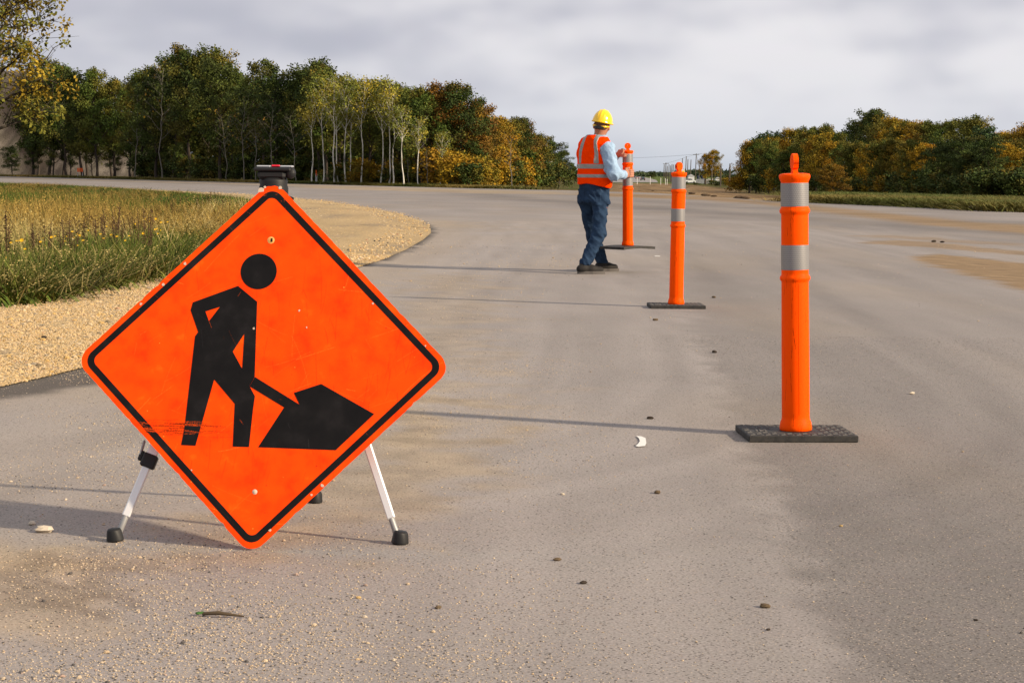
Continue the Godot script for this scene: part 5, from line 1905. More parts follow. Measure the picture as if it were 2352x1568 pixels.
func build_man() -> void:
	wn = fn(61, 1.0, 2)
	wr2 = fn(62, 0.9, 2)
	wr2.fractal_type = FastNoiseLite.FRACTAL_RIDGED
	rdir = Vector3(-fdir.z, 0, fdir.x)
	R0 = g(1355, 629)
	R0.y = 0.0
	t_bot = J(1365, 428, -0.28)
	t_top = J(1369, 318, -0.30)
	t_tab = [[0.86, 0.185, 0.145, 0.0], [0.98, 0.187, 0.148, 0.012], [1.14, 0.190, 0.142, 0.012], [1.27, 0.196, 0.130, 0.0], [1.35, 0.188, 0.112, -0.008], [1.41, 0.145, 0.095, -0.008], [1.46, 0.080, 0.078, 0.0], [1.52, 0.062, 0.066, 0.01]]
	prim.PEL = J(1364, 450, -0.28)
	prim.SR = J(1395, 340, -0.17)
	prim.ER = J(1411, 398, -0.06)
	prim.SL = J(1344, 333, -0.45)
	prim.EL = J(1384, 374, -0.66)
	prim.NB = J(1376, 314, -0.285)
	var ax := J(1441, 399, -0.42)
	var wr := ax + Vector3(-0.045, -0.012, 0.145)
	var nk := J(1437, 349, -0.42)
	var wl := nk + Vector3(-0.105, -0.045, -0.02)
	prim.armR = [[prim.SR, prim.ER, 0.078, 0.066], [prim.ER, wr + (prim.ER - wr).normalized() * 0.02, 0.066, 0.046]]
	prim.armL = [[prim.SL, prim.EL, 0.064, 0.060], [prim.EL, wl + (prim.EL - wl).normalized() * 0.02, 0.062, 0.044]]
	var hipR: Vector3 = prim.PEL + rdir * 0.09 + Vector3(0, -0.05, 0)
	var hipL: Vector3 = prim.PEL - rdir * 0.09 + Vector3(0, -0.05, 0)
	var kR := J(1376, 536, -0.12)
	var aR := J(1344, 606, -0.02)
	var kL := J(1362, 541, -0.47)
	var aL := J(1384, 601, -0.56)
	prim.legR = [[hipR, kR, 0.090, 0.069], [kR, aR, 0.069, 0.065]]
	prim.legL = [[hipL, kL, 0.090, 0.068], [kL, aL, 0.068, 0.062]]
	hc = J(1383, 287, -0.29)
	hb = Basis(Vector3.UP, -0.32) * Basis(Vector3.BACK, -0.13) * Basis(Vector3.RIGHT, -0.05)
	prim.neck = [[hc + hb * Vector3(0, -0.05, 0.028), prim.NB + Vector3(0, -0.03, 0), 0.058, 0.064]]
	# hidden frame of the body, kept inside the clothes
	prim.inner = [[prim.PEL + Vector3(0, 0.03, 0), t_bot + Vector3(0, 0.1, 0), 0.085, 0.10], [t_bot + Vector3(0, 0.1, 0), prim.NB + Vector3(0, -0.14, 0), 0.105, 0.085], [prim.NB + Vector3(0, -0.1, 0), prim.NB, 0.06, 0.055], [prim.NB + Vector3(0, -0.1, 0), prim.SR, 0.055, 0.05], [prim.NB + Vector3(0, -0.1, 0), prim.SL, 0.055, 0.05], [prim.SR, prim.ER, 0.05, 0.042], [prim.ER, wr, 0.042, 0.028], [prim.SL, prim.EL, 0.05, 0.042], [prim.EL, wl, 0.042, 0.028],
		[hipR, kR, 0.08, 0.055], [kR, aR, 0.05, 0.04], [hipL, kL, 0.08, 0.055], [kL, aL, 0.05, 0.04]]
	var o := thing("person", "worker in a yellow hard hat, orange vest and jeans lifting a post", "person", R0)
	var skin := mat(lin(0.40, 0.18, 0.115), 0.55, 0.35)
	skin.subsurf_scatter_enabled = true
	skin.subsurf_scatter_strength = 0.08
	var mb := MB.new()
	nets(mb, func(p: Vector3) -> float: return skin_d(p), Vector3(-0.36, 0.0, -0.95), Vector3(0.50, 1.40, 0.18), 0.018)
	nets(mb, func(p: Vector3) -> float: return smin(head_d(p), chain_d(p, prim.neck, 0.03), 0.03), hc + Vector3(-0.14, -0.19, -0.16), hc + Vector3(0.14, 0.15, 0.16), 0.005)
	# right hand closed round the post from the near side
	var fr := []
	for q in [[0.034, 0.0], [0.012, 4.0], [-0.010, 2.0], [-0.031, -10.0]]:
		var f := []
		for a in [96.0, 62.0, 26.0, -8.0]:
			var an := deg_to_rad(a - q[1] * 0.5)
			f.append(ax + Vector3(cos(an) * 0.066, q[0] + (96.0 - a) * 0.00006, sin(an) * 0.066))
		fr.append(f)
	prim.handR = hand_prims(wr, ax + Vector3(-0.020, 0.024, 0.082), ax + Vector3(-0.020, -0.026, 0.082), fr, [ax + Vector3(-0.035, 0.020, 0.085), ax + Vector3(-0.020, 0.052, 0.076), ax + Vector3(0.016, 0.062, 0.066)])
	nets(mb, func(p: Vector3) -> float: return chain_d(p, prim.handR, 0.010), ax + Vector3(-0.12, -0.09, -0.03), ax + Vector3(0.10, 0.10, 0.19), 0.005)
	# left hand round the lug on top
	var fl := []
	for q in [[0.012, 0.0], [-0.008, 0.0], [-0.028, 0.0], [-0.046, 0.0]]:
		var y: float = q[0]
		fl.append([nk + Vector3(-0.052, y + 0.004, 0.020), nk + Vector3(-0.030, y + 0.004, 0.044), nk + Vector3(0.000, y, 0.040 if y < -0.02 else 0.034), nk + Vector3(0.020, y, 0.030)])
	fl[3] = [nk + Vector3(-0.055, -0.040, 0.026), nk + Vector3(-0.045, -0.044, 0.055), nk + Vector3(-0.020, -0.046, 0.070), nk + Vector3(0.000, -0.046, 0.072)]
	fl[2] = [nk + Vector3(-0.055, -0.022, 0.026), nk + Vector3(-0.042, -0.024, 0.058), nk + Vector3(-0.014, -0.026, 0.071), nk + Vector3(0.010, -0.027, 0.069)]
	prim.handL = hand_prims(wl, nk + Vector3(-0.062, 0.010, 0.0), nk + Vector3(-0.068, -0.040, 0.0), fl, [nk + Vector3(-0.060, 0.010, -0.01), nk + Vector3(-0.036, 0.026, -0.026), nk + Vector3(-0.006, 0.020, -0.030)])
	nets(mb, func(p: Vector3) -> float: return chain_d(p, prim.handL, 0.010), nk + Vector3(-0.17, -0.12, -0.09), nk + Vector3(0.09, 0.09, 0.12), 0.005)
	part("body", mb, skin, o)
	# eyes
	for s in [-1.0, 1.0]:
		var eb := MB.new()
		eb.lathe([Vector2(0.0, -0.011), Vector2(0.008, -0.008), Vector2(0.0115, 0.0), Vector2(0.008, 0.008), Vector2(0.0, 0.011)], 12, Transform3D(hb, hc + hb * Vector3(s * 0.031, 0.004, -0.074)))
		part("eye", eb, mat(lin(0.7, 0.68, 0.65), 0.2, 0.5), o)
	# cropped hair
	var hm := MB.new()
	var hair_f := func(w: Vector3) -> float:
		var p := head_p(w)
		var d := ell(p, Vector3(0, 0.022, 0.013), Vector3(0.0785, 0.102, 0.0985))
		d = smin(d, ell(p, Vector3(0, -0.03, 0.045), Vector3(0.062, 0.05, 0.050)), 0.02)
		d += wn.get_noise_3d(p.x * 160.0, p.y * 60.0, p.z * 160.0) * 0.002
		return maxf(d, maxf(-0.058 - p.y, -(p.z + 0.005) - p.y * 0.6))
	nets(hm, hair_f, hc + Vector3(-0.13, -0.12, -0.13), hc + Vector3(0.13, 0.15, 0.15), 0.006)
	part("hair", hm, mat(lin(0.11, 0.062, 0.042), 0.85, 0.2), o)
	# shirt
	var shirt := mat(lin(0.36, 0.50, 0.66), 0.9, 0.2)
	var dn := rgb_image(grain_image(256, 0.035, 0.55, 1.0, 1.0, 0.6, 19, 2), ramp([[0.5, Color(0.78, 0.80, 0.84)], [1.0, Color(1, 1, 1)]]))
	shirt.albedo_texture = tex(dn)
	shirt.uv1_triplanar = true
	shirt.uv1_scale = Vector3(4, 4, 4)
	mb = MB.new()
	nets(mb, func(p: Vector3) -> float: return shirt_d(p), Vector3(-0.36, 0.86, -0.86), Vector3(0.46, 1.54, 0.18), 0.010)
	var sh := part("shirt", mb, shirt, o)
	mb = MB.new()
	var collar_f := func(p: Vector3) -> float:
		var d := cone_d(p, prim.NB + Vector3(0, -0.03, 0), hc + hb * Vector3(0, -0.085, 0.03), 0.078, 0.072)
		d = absf(d) - 0.006
		var band: float = (p - prim.NB).dot(Vector3(-0.05, 1, 0.10).normalized())
		return maxf(d, maxf(band - 0.024, -0.02 - band))
	nets(mb, collar_f, prim.NB + Vector3(-0.12, -0.08, -0.12), prim.NB + Vector3(0.12, 0.10, 0.12), 0.006)
	part("collar", mb, shirt, sh)
	for q in [[wr, prim.ER, 0.050], [wl, prim.EL, 0.047]]:
		mb = MB.new()
		var dv: Vector3 = (q[1] - q[0]).normalized()
		mb.tube([q[0] + dv * 0.005, q[0] + dv * 0.008, q[0] + dv * 0.055, q[0] + dv * 0.060], [q[2] * 0.85, q[2], q[2] * 1.06, q[2] * 0.95], 20)
		part("cuff", mb, shirt if q[0] == wr else mat(lin(0.52, 0.42, 0.45), 0.9, 0.2), sh)
	# vest and its tapes
	var vest := mat(lin(1.0, 0.050, 0.0), 0.9, 0.08)
	var weave := rgb_image(grain_image(256, 0.05, 0.75, 1.0, 0.3, 0.6, 29, 2), ramp([[0.6, Color(0.90, 0.88, 0.88)], [1.0, Color(1, 1, 1)]]))
	vest.albedo_texture = tex(weave)
	vest.uv1_triplanar = true
	vest.uv1_scale = Vector3(2, 2, 2)
	mb = MB.new()
	nets(mb, func(p: Vector3) -> float: return vest_cut(p), Vector3(-0.34, 0.86, -0.70), Vector3(0.36, 1.52, 0.12), 0.0085)
	var vo := part("vest", mb, vest, o)
	var tape := mat(lin(0.27, 0.26, 0.25), 0.5, 0.45, 0.15)
	for q in [[1.098, 1.150], [1.004, 1.042]]:
		mb = MB.new()
		var band_f := func(p: Vector3) -> float: return maxf(vest_cut(p) - 0.0035, maxf(p.y - q[1], q[0] - p.y))
		nets(mb, band_f, Vector3(-0.34, q[0] - 0.03, -0.70), Vector3(0.36, q[1] + 0.03, 0.12), 0.0065)
		part("reflective_tape", mb, tape, vo)
	for s in [-1.0, 1.0]:
		mb = MB.new()
		var strap_f := func(p: Vector3) -> float:
			var u: float = (p - t_bot).dot(rdir) * s
			var c := 0.105 - 0.028 * smoothstep(1.22, 1.42, p.y)
			return maxf(vest_cut(p) - 0.0035, maxf(absf(u - c) - 0.023, 1.1505 - p.y))
		nets(mb, strap_f, Vector3(-0.34, 1.13, -0.70), Vector3(0.36, 1.52, 0.12), 0.0065)
		part("reflective_tape", mb, tape, vo)
	# jeans
	var jean := mat(lin(0.028, 0.054, 0.102), 0.9, 0.15)
	var wash := rgb_image(grain_image(512, 0.012, 0.2, 1.0, 0.6, 0.6, 39, 2), ramp([[0.2, Color(0.62, 0.63, 0.67)], [0.55, Color(0.84, 0.84, 0.86)], [0.9, Color(1, 1, 1)]]))
	jean.albedo_texture = tex(wash)
	jean.uv1_triplanar = true
	jean.uv1_scale = Vector3(1.6, 1.6, 1.6)
	mb = MB.new()
	var hem_f := func(p: Vector3) -> float: return maxf(jeans_d(p), 0.090 - p.y)
	nets(mb, hem_f, Vector3(-0.36, 0.02, -0.85), Vector3(0.34, 1.02, 0.16), 0.010)
	var je := part("jeans", mb, jean, o)
	for s in [-1.0, 1.0]:
		mb = MB.new()
		var pocket_f := func(p: Vector3) -> float:
			var q: Vector3 = p - prim.PEL
			var u: float = q.dot(rdir) * s
			return maxf(jeans_d(p) - 0.005, maxf(maxf(absf(u - 0.088) - 0.062, q.dot(fdir) + 0.02), maxf(p.y - 0.885, 0.735 + absf(u - 0.088) * 0.35 - p.y)))
		nets(mb, pocket_f, Vector3(-0.30, 0.68, -0.60), Vector3(0.30, 0.92, 0.10), 0.0075)
		part("pocket", mb, jean, je)
	# shoes
	var leather := mat(lin(0.022, 0.020, 0.019), 0.7, 0.3)
	var sole := mat(lin(0.11, 0.10, 0.095), 0.85, 0.2)
	var dirR := Vector3(0.965, 0, -0.26).normalized()
	var heelR := Vector3(J(1332, 629, 0).x, 0, 0.02)
	var toeR := heelR + dirR * 0.255
	var heelL := g(1374, 623) - R0
	heelL.y = 0
	var toeL := heelL + Vector3(0.93, 0, -0.36).normalized() * 0.225
	for q in [[heelR, toeR, Vector3(aR.x, 0.115, aR.z)], [heelL, toeL, Vector3(aL.x, 0.115, aL.z)]]:
		mb = MB.new()
		var lo: Vector3 = (q[0] as Vector3).min(q[1]).min(q[2]) - Vector3(0.09, 0.02, 0.09)
		var hi: Vector3 = (q[0] as Vector3).max(q[1]).max(q[2]) + Vector3(0.09, 0.07, 0.09)
		lo.y = -0.01
		nets(mb, func(p: Vector3) -> float: return shoe_d(p, q), lo, hi, 0.007)
		var so := part("shoe", mb, leather, o)
		mb = MB.new()
		var dir: Vector3 = (q[1] - q[0]).normalized()
		var sd := Vector3(-dir.z, 0, dir.x)
		var ol := PackedVector2Array()
		for k in 28:
			var a := TAU * k / 28.0
			var l := 0.5 + 0.62 * cos(a)
			l = clampf(l, -0.12, 1.07)
			var wd := 0.052 if l > 0.45 else 0.045
			ol.append(Vector2(l * (q[1] - q[0]).length(), sin(a) * wd))
		mb.prism(ol, 0.001, 0.030, Transform3D(Basis(dir, sd, Vector3.UP), q[0]))
		part("sole", mb, sole, so)
		mb = MB.new()
		for k in 4:
			var c: Vector3 = q[0].lerp(q[1], 0.42 + k * 0.09) + Vector3(0, 0.100 - k * 0.008, 0)
			mb.tube([c - sd * 0.035 - Vector3(0, 0.012, 0), c, c + sd * 0.035 - Vector3(0, 0.012, 0)], [0.003, 0.003, 0.003], 5)
		part("lace", mb, mat(lin(0.12, 0.10, 0.085), 0.9, 0.2), so)
	# hard hat
	var yel := mat(lin(0.95, 0.58, 0.0), 0.22, 0.5)
	yel.clearcoat_enabled = true
	yel.clearcoat = 0.5
	yel.clearcoat_roughness = 0.15
	var hat := Basis(hb.x, hb.y, hb.z) * Basis(Vector3.BACK, -0.03)
	var hat_c := hc + hb * Vector3(0, 0.022, 0.004)
	var hat_f := func(w: Vector3) -> float:
		var p := hat.transposed() * (w - hat_c)
		var q := p
		var up := clampf((p.y - 0.03) / 0.06, 0.0, 1.0)
		var rid := exp(-pow(p.x / 0.010, 2.0)) + 0.8 * exp(-pow((absf(p.x) - 0.034) / 0.009, 2.0))
		var d := ell(q, Vector3(0, 0.0, 0.0), Vector3(0.107, 0.143, 0.128)) - 0.005 * rid * up
		d = maxf(d, -p.y)
		var br := ell(Vector3(p.x, 0, p.z), Vector3(0, 0, -0.006), Vector3(0.116, 1.0, 0.150 if p.z < 0.0 else 0.132))
		var brim := maxf(br, absf(p.y - 0.004 + 0.02 * maxf(-p.z - 0.10, 0.0)) - 0.006)
		return smin(d, brim, 0.008)
	mb = MB.new()
	nets(mb, hat_f, hat_c + Vector3(-0.19, -0.05, -0.20), hat_c + Vector3(0.19, 0.18, 0.20), 0.0055)
	var ho := part("hard_hat", mb, yel, o)
	mb = MB.new()
	var arc := []
	var arr := []
	for k in 13:
		var a := lerpf(-1.35, 1.35, k / 12.0)
		arc.append(hc + hb * Vector3(sin(a) * 0.088, -0.030 + 0.018 * absf(sin(a)), 0.012 + cos(a) * 0.100))
		arr.append(0.010)
	mb.tube(arc, arr, 8)
	part("suspension_strap", mb, yel, ho)
	mb = MB.new()
	for k in 9:
		var a := lerpf(-0.52, 0.52, k / 8.0)
		mb.cbox(Transform3D(hb * Basis(Vector3.UP, a), hc + hb * Vector3(sin(a) * 0.090, -0.032, 0.012 + cos(a) * 0.106)), Vector3(0.014, 0.026 + 0.006 * cos(a * 2.5), 0.016), 0.003)
	part("ratchet", mb, mat(lin(0.012, 0.012, 0.012), 0.35, 0.5), ho)

# ------------------------------------------------------------------ things far off
func small_car(where: Vector3, turn: float, paint: Color, label: String) -> void:
	var o := thing("car", label, "car", where, "cars on the distant road")
	o.rotation.y = turn
	var body := MB.new()
	var side := PackedVector2Array([Vector2(-2.2, 0.30), Vector2(2.2, 0.30), Vector2(2.25, 0.72), Vector2(1.9, 0.95), Vector2(1.0, 1.02), Vector2(-1.7, 1.05), Vector2(-2.2, 0.98), Vector2(-2.28, 0.6)])
	body.prism(side, -0.88, 0.88, Transform3D(Basis(Vector3.UP, PI / 2), Vector3.ZERO))
	part("body", body, mat(paint, 0.35, 0.5), o)
	var cab := MB.new()
	cab.prism(PackedVector2Array([Vector2(-1.75, 1.05), Vector2(1.0, 1.02), Vector2(0.35, 1.50), Vector2(-1.35, 1.52)]), -0.74, 0.74, Transform3D(Basis(Vector3.UP, PI / 2), Vector3.ZERO))
	part("windows", cab, mat(lin(0.05, 0.06, 0.07), 0.1, 0.6), o)
	var rf := MB.new()
	rf.cbox(Transform3D(Basis(), Vector3(0, 1.54, 0.5)), Vector3(1.40, 0.06, 1.65), 0.02)
	part("roof", rf, mat(paint, 0.35, 0.5), o)
	for s in [[-0.82, 1.35], [0.82, 1.35], [-0.82, -1.35], [0.82, -1.35]]:
		var w := MB.new()
		w.lathe([Vector2(0, -0.1), Vector2(0.32, -0.1), Vector2(0.33, 0.0), Vector2(0.32, 0.1), Vector2(0, 0.1)], 14, Transform3D(Basis(Vector3.BACK, PI / 2), Vector3(s[0], 0.33, s[1])))
		part("wheel", w, mat(lin(0.02, 0.02, 0.02), 0.9, 0.2), o)
	for s in [-0.7, 0.7]:
		var l := MB.new()
		l.cbox(Transform3D(Basis(), Vector3(s, 0.80, 2.26)), Vector3(0.28, 0.18, 0.06), 0.02)
		part("tail_light", l, mat(lin(0.45, 0.02, 0.02), 0.3, 0.5), o)

func pole(px: float, top: float, base: float, arm: bool, label: String, d := 0.0) -> Vector3:
	var b := terr_hit(px, base, 700.0) if d == 0.0 else at(px, base, d)
	b.y = terrain_y(b.x, b.z)
	var v := ray(px + 0.4, top)
	var hy := cam_pos.y + v.y * (b.z / v.z)
	var h := maxf(hy - b.y, 2.0)
	var o := thing("utility_pole", label, "pole", b, "utility poles beside the distant road")
	var lean := rng.randf_range(0.0, 0.035)
	var mb := MB.new()
	mb.tube([Vector3(0, -0.1, 0), Vector3(lean * h * 0.5, h * 0.5, 0), Vector3(lean * h, h, 0)], [0.19, 0.165, 0.13], 8)
	part("shaft", mb, M.pole, o)
	if arm:
		mb = MB.new()
		mb.cbox(Transform3D(Basis(), Vector3(lean * h, h - 0.45, 0.14)), Vector3(2.2, 0.14, 0.12), 0.02)
		var ca := part("crossarm", mb, M.pole, o)
		for s in [-0.95, -0.35, 0.35, 0.95]:
			mb = MB.new()
			mb.lathe([Vector2(0, 0), Vector2(0.06, 0), Vector2(0.07, 0.1), Vector2(0.04, 0.2), Vector2(0, 0.2)], 8, Transform3D(Basis(), Vector3(lean * h + s, h - 0.38, 0.14)))
			part("insulator", mb, mat(lin(0.25, 0.25, 0.25), 0.4, 0.5), ca)
	return b + Vector3(lean * h, h - 0.2, 0)

func build_far() -> void:
	M.pole = mat(lin(0.105, 0.088, 0.072), 0.95, 0.15)
	var K := 0.5742
	var tops := []
	# zoom coordinates of the poles: x, top, base, crossarm
	for q in [[608, 538, 752, 0], [638, 510, 760, 1], [656, 560, 765, 0], [688, 540, 762, 0], [712, 555, 758, 0], [729, 535, 756, 0], [750, 540, 755, 0], [784, 540, 752, 0], [815, 545, 752, 0], [848, 545, 752, 0], [878, 520, 756, 0], [890, 440, 772, 0], [948, 410, 790, 0], [978, 455, 785, 0], [1022, 462, 800, 0], [1103, 367, 812, 1], [1163, 552, 832, 0], [1255, 530, 850, 0], [1360, 545, 856, 0], [1498, 530, 886, 0], [1635, 525, 920, 0], [1803, 478, 890, 0], [1998, 540, 955, 0], [2345, 400, 985, 0]]:
		var px: float = (2500.0 + q[0] / 3.92) * K
		var tp: float = (520.0 + q[1] / 3.92) * K
		var bs: float = (520.0 + q[2] / 3.92) * K
		var lab := "weathered wooden utility pole in the row beside the distant road"
		if q[3] == 1:
			lab = "tall wooden utility pole with a crossarm beside the yellow trees" if q[0] > 1000 else "far wooden utility pole with a crossarm above the green field"
		elif q[0] > 1400:
			lab = "grey wooden pole at the edge of the verge wood and shrubs"
		tops.append(pole(px, tp, bs, q[3] == 1, lab))
	var wire := mat(lin(0.05, 0.05, 0.05), 0.6, 0.3)
	for q in [[19, 20], [20, 21], [15, 19], [12, 15], [1, 12], [21, 22], [15, 18]]:
		var a: Vector3 = tops[q[0]]
		var b: Vector3 = tops[q[1]]
		var path := []
		var rad := []
		var sag := a.distance_to(b) * 0.03
		for k in 13:
			var t := k / 12.0
			path.append(a.lerp(b, t) - Vector3(0, sag * 4.0 * t * (1.0 - t), 0))
			rad.append(0.03)
		var mb := MB.new()
		mb.tube(path, rad, 5)
		tag(part("overhead_wire", mb, wire, self), "thin overhead wire sagging between two utility poles", "wire", "overhead wires")
	var far_wire := MB.new()
	var wp := []
	var wrad := []
	for k in 25:
		var t := k / 24.0
		wp.append(at(lerpf(1300.0, 1614.0, t), lerpf(360.0, 352.5, t) + 6.0 * 4.0 * t * (1.0 - t), 690.0 - 260.0 * 0.0))
		wrad.append(0.035)
	far_wire.tube(wp, wrad, 5)
	tag(part("overhead_wire", far_wire, wire, self), "long power line crossing the sky behind the lifted post", "wire", "overhead wires")
	# --- the distant road and what drives on it
	var rm := MB.new()
	rm.col = Color(0.26, 0.245, 0.235)
	var prev := []
	for q in [[1404, 1512, 419.5], [1412, 1508, 414], [1424, 1494, 410], [1434, 1476, 406.4], [1440, 1462, 404.0], [1443, 1452, 402.4]]:
		var a := terr_hit(q[0], q[2], 2500.0) + Vector3(0, 0.12, 0)
		var b := terr_hit(q[1], q[2], 2500.0) + Vector3(0, 0.12, 0)
		if prev.size():
			rm.face([prev[0], prev[1], b, a], Vector3.UP)
		prev = [a, b]
	var fr := setting("far_road", rm, vmat(0.95, 0.2))
	fr.set_meta("kind", "structure")
	for q in [[1476.5, 415.3, lin(0.025, 0.045, 0.045), "dark green car driving away on the distant road"], [1464.0, 411.6, lin(0.30, 0.20, 0.19), "pale reddish car ahead of the dark car on the distant road"], [1456.5, 408.2, lin(0.05, 0.05, 0.08), "dark truck-like car farthest along the distant road"]]:
		var p := terr_hit(q[0], q[1], 1400.0) + Vector3(0, 0.13, 0)
		small_car(p, 0.0, q[2], q[3])
	# white marker posts
	var wm := mat(lin(0.72, 0.71, 0.69), 0.7, 0.3)
	for q in [[290, 410, 522, 0], [597, 372, 517, 1], [845, 398, 517, 1], [955, 412, 534, 1], [995, 430, 540, 1]]:
		var px: float = (2500.0 + q[0] / 5.88) * K
		var b := terr_hit(px, (640.0 + q[2] / 5.88) * K, 520.0)
		var v := ray(px + 0.6, (640.0 + q[1] / 5.88) * K)
		var h := cam_pos.y + v.y * (b.z / v.z) - b.y
		var o := thing("marker_post", "slim white roadside marker post with a dark tip on the dirt" if q[3] == 1 else "slim plain white marker post beside the distant cars", "marker post", b, "white marker posts along the dirt")
		var mb := MB.new()
		mb.cbox(Transform3D(Basis(), Vector3(0, h * 0.45, 0)), Vector3(0.13, h * 0.9, 0.10), 0.02)
		part("post", mb, wm, o)
		mb = MB.new()
		mb.cbox(Transform3D(Basis(), Vector3(0, h * 0.95, 0)), Vector3(0.13, h * 0.1, 0.10), 0.02)
		part("tip", mb, mat(lin(0.05, 0.05, 0.05), 0.8, 0.2) if q[3] == 1 else wm, o)
	# --- the yard: fence, tanks, car, sheds, board
	var base := terr_hit(1612, 421.5, 620.0)
	var D := -base.z
	var sc := D / F
	var fence := thing("yard_fence", "pale grey corrugated sheet fence around the roadside yard", "fence", base)
	for k in 9:
		var mb := MB.new()
		var h := (10.5 + rng.randf_range(-1.0, 1.0)) * sc
		for e in 4:
			mb.cbox(Transform3D(Basis(), Vector3((-13.0 + k * 4.6 + e * 1.1) * sc, h * 0.5, 0.05 * (e % 2))), Vector3(1.05 * sc, h, 0.08), 0.01)
		part("sheet", mb, mat(lin(0.34, 0.35, 0.36) if k < 5 else lin(0.52, 0.50, 0.47), 0.7, 0.3, 0.2), fence)
	for q in [1604.0, 1613.5]:
		var p := at(q, 411.0, D + 6.0)
		p.y = terrain_y(p.x, p.z)
		var o := thing("storage_tank", "dark blue upright storage tank behind the yard fence", "tank", p, "dark tanks in the yard")
		var mb := MB.new()
		var r := 3.6 * sc
		var h := 17.5 * sc
		mb.lathe([Vector2(0, 0), Vector2(r, 0), Vector2(r, h * 0.3), Vector2(r * 1.03, h * 0.31), Vector2(r, h * 0.32), Vector2(r, h * 0.92), Vector2(r * 0.9, h), Vector2(0, h * 1.02)], 20)
		part("drum", mb, mat(lin(0.02, 0.025, 0.05), 0.5, 0.4), o)
		mb = MB.new()
		mb.lathe([Vector2(0, h), Vector2(r * 0.4, h), Vector2(r * 0.4, h * 1.06), Vector2(0, h * 1.07)], 14)
		part("lid", mb, mat(lin(0.03, 0.03, 0.04), 0.5, 0.4), o)
	var cp := terr_hit(1583, 420.5, 620.0)
	small_car(cp, -1.1, lin(0.42, 0.45, 0.46), "silver car parked by the yard fence")
	for q in [[1580, 1594, 398, 419, lin(0.60, 0.60, 0.60), "white walled shed with a red strip behind the silver car"], [1643, 1655, 404, 419, lin(0.66, 0.66, 0.66), "small white gabled shed behind the yellow trees"]]:
		var a := at(q[0], q[3], D + 14.0)
		var b := at(q[1], q[3], D + 14.0)
		var h: float = (q[3] - q[2]) * sc
		var c := (a + b) * 0.5
		c.y = terrain_y(c.x, c.z)
		var w := a.distance_to(b)
		var o := thing("shed", q[5], "shed", c, "white sheds in the yard")
		var mb := MB.new()
		mb.cbox(Transform3D(Basis(), Vector3(0, h * 0.4, 0)), Vector3(w, h * 0.8, 3.0), 0.03)
		part("wall", mb, mat(q[4], 0.8, 0.3), o)
		mb = MB.new()
		mb.prism(PackedVector2Array([Vector2(-w * 0.55, h * 0.8), Vector2(w * 0.55, h * 0.8), Vector2(0, h)]), -1.7, 1.7)
		part("roof", mb, mat(lin(0.45, 0.45, 0.46), 0.7, 0.3), o)
		mb = MB.new()
		mb.cbox(Transform3D(Basis(), Vector3(0, h * 0.25, 1.55)), Vector3(w * 0.9, h * 0.14, 0.06), 0.01)
		part("strip", mb, mat(lin(0.40, 0.12, 0.10) if q[0] < 1600 else lin(0.3, 0.3, 0.3), 0.8, 0.3), o)
	# roadside board on two legs
	var sp := terr_hit(1569, 419.0, 640.0)
	var ss := -sp.z / F
	var so := thing("billboard", "white and yellow roadside board raised on legs among the poles", "billboard", sp)
	for e in [-2.4, 2.4]:
		var mb := MB.new()
		mb.tube([Vector3(e * ss, 0, 0), Vector3(e * ss, 30.0 * ss, 0)], [0.12, 0.12], 8)
		part("leg", mb, M.pole, so)
	var mbb := MB.new()
	mbb.cbox(Transform3D(Basis(), Vector3(0, 26.5 * ss, 0.2)), Vector3(7.2 * ss, 12.0 * ss, 0.2), 0.02)
	var bd := part("panel", mbb, mat(lin(0.62, 0.60, 0.62), 0.7, 0.3), so)
	mbb = MB.new()
	mbb.cbox(Transform3D(Basis(), Vector3(0.2 * ss, 25.5 * ss, 0.33)), Vector3(5.0 * ss, 5.0 * ss, 0.05), 0.01)
	part("yellow_field", mbb, mat(lin(0.75, 0.55, 0.02), 0.7, 0.3), bd)
	# grey dome store
	var dp := at(1700, 404.0, 760.0)
	dp.y = -1.8
	var dm := thing("dome_store", "pale grey rounded dome building behind the shrubs and poles", "building", dp)
	var ds := 760.0 / F
	var mb2 := MB.new()
	var pr := []
	for k in 11:
		var a := PI / 2 * k / 10.0
		pr.append(Vector2(cos(a) * 29.0 * ds, sin(a) * 27.0 * ds))
	mb2.lathe(pr, 32)
	part("shell", mb2, mat(lin(0.46, 0.48, 0.50), 0.7, 0.3), dm)
	mb2 = MB.new()
	mb2.cbox(Transform3D(Basis(), Vector3(-4.0 * ds, 4.0 * ds, 28.0 * ds)), Vector3(6.0 * ds, 8.0 * ds, 0.6), 0.05)
	part("door", mb2, mat(lin(0.28, 0.28, 0.29), 0.7, 0.3), dm)
	# --- rubble stockpile behind the wood
	var hm := MB.new()
	var hn := fn(88, 0.09, 5)
	var prof := [[-900.0, 12.0], [-300.0, 19.5], [-40.0, 19.2], [70.0, 18.8], [130.0, 16.5], [220.0, 9.0], [320.0, 5.0], [480.0, 3.2], [620.0, 2.6], [720.0, 2.2], [790.0, 0.4], [830.0, -0.6]]
	var nxx := 150
	var nzz := 34
	var dd := 345.0
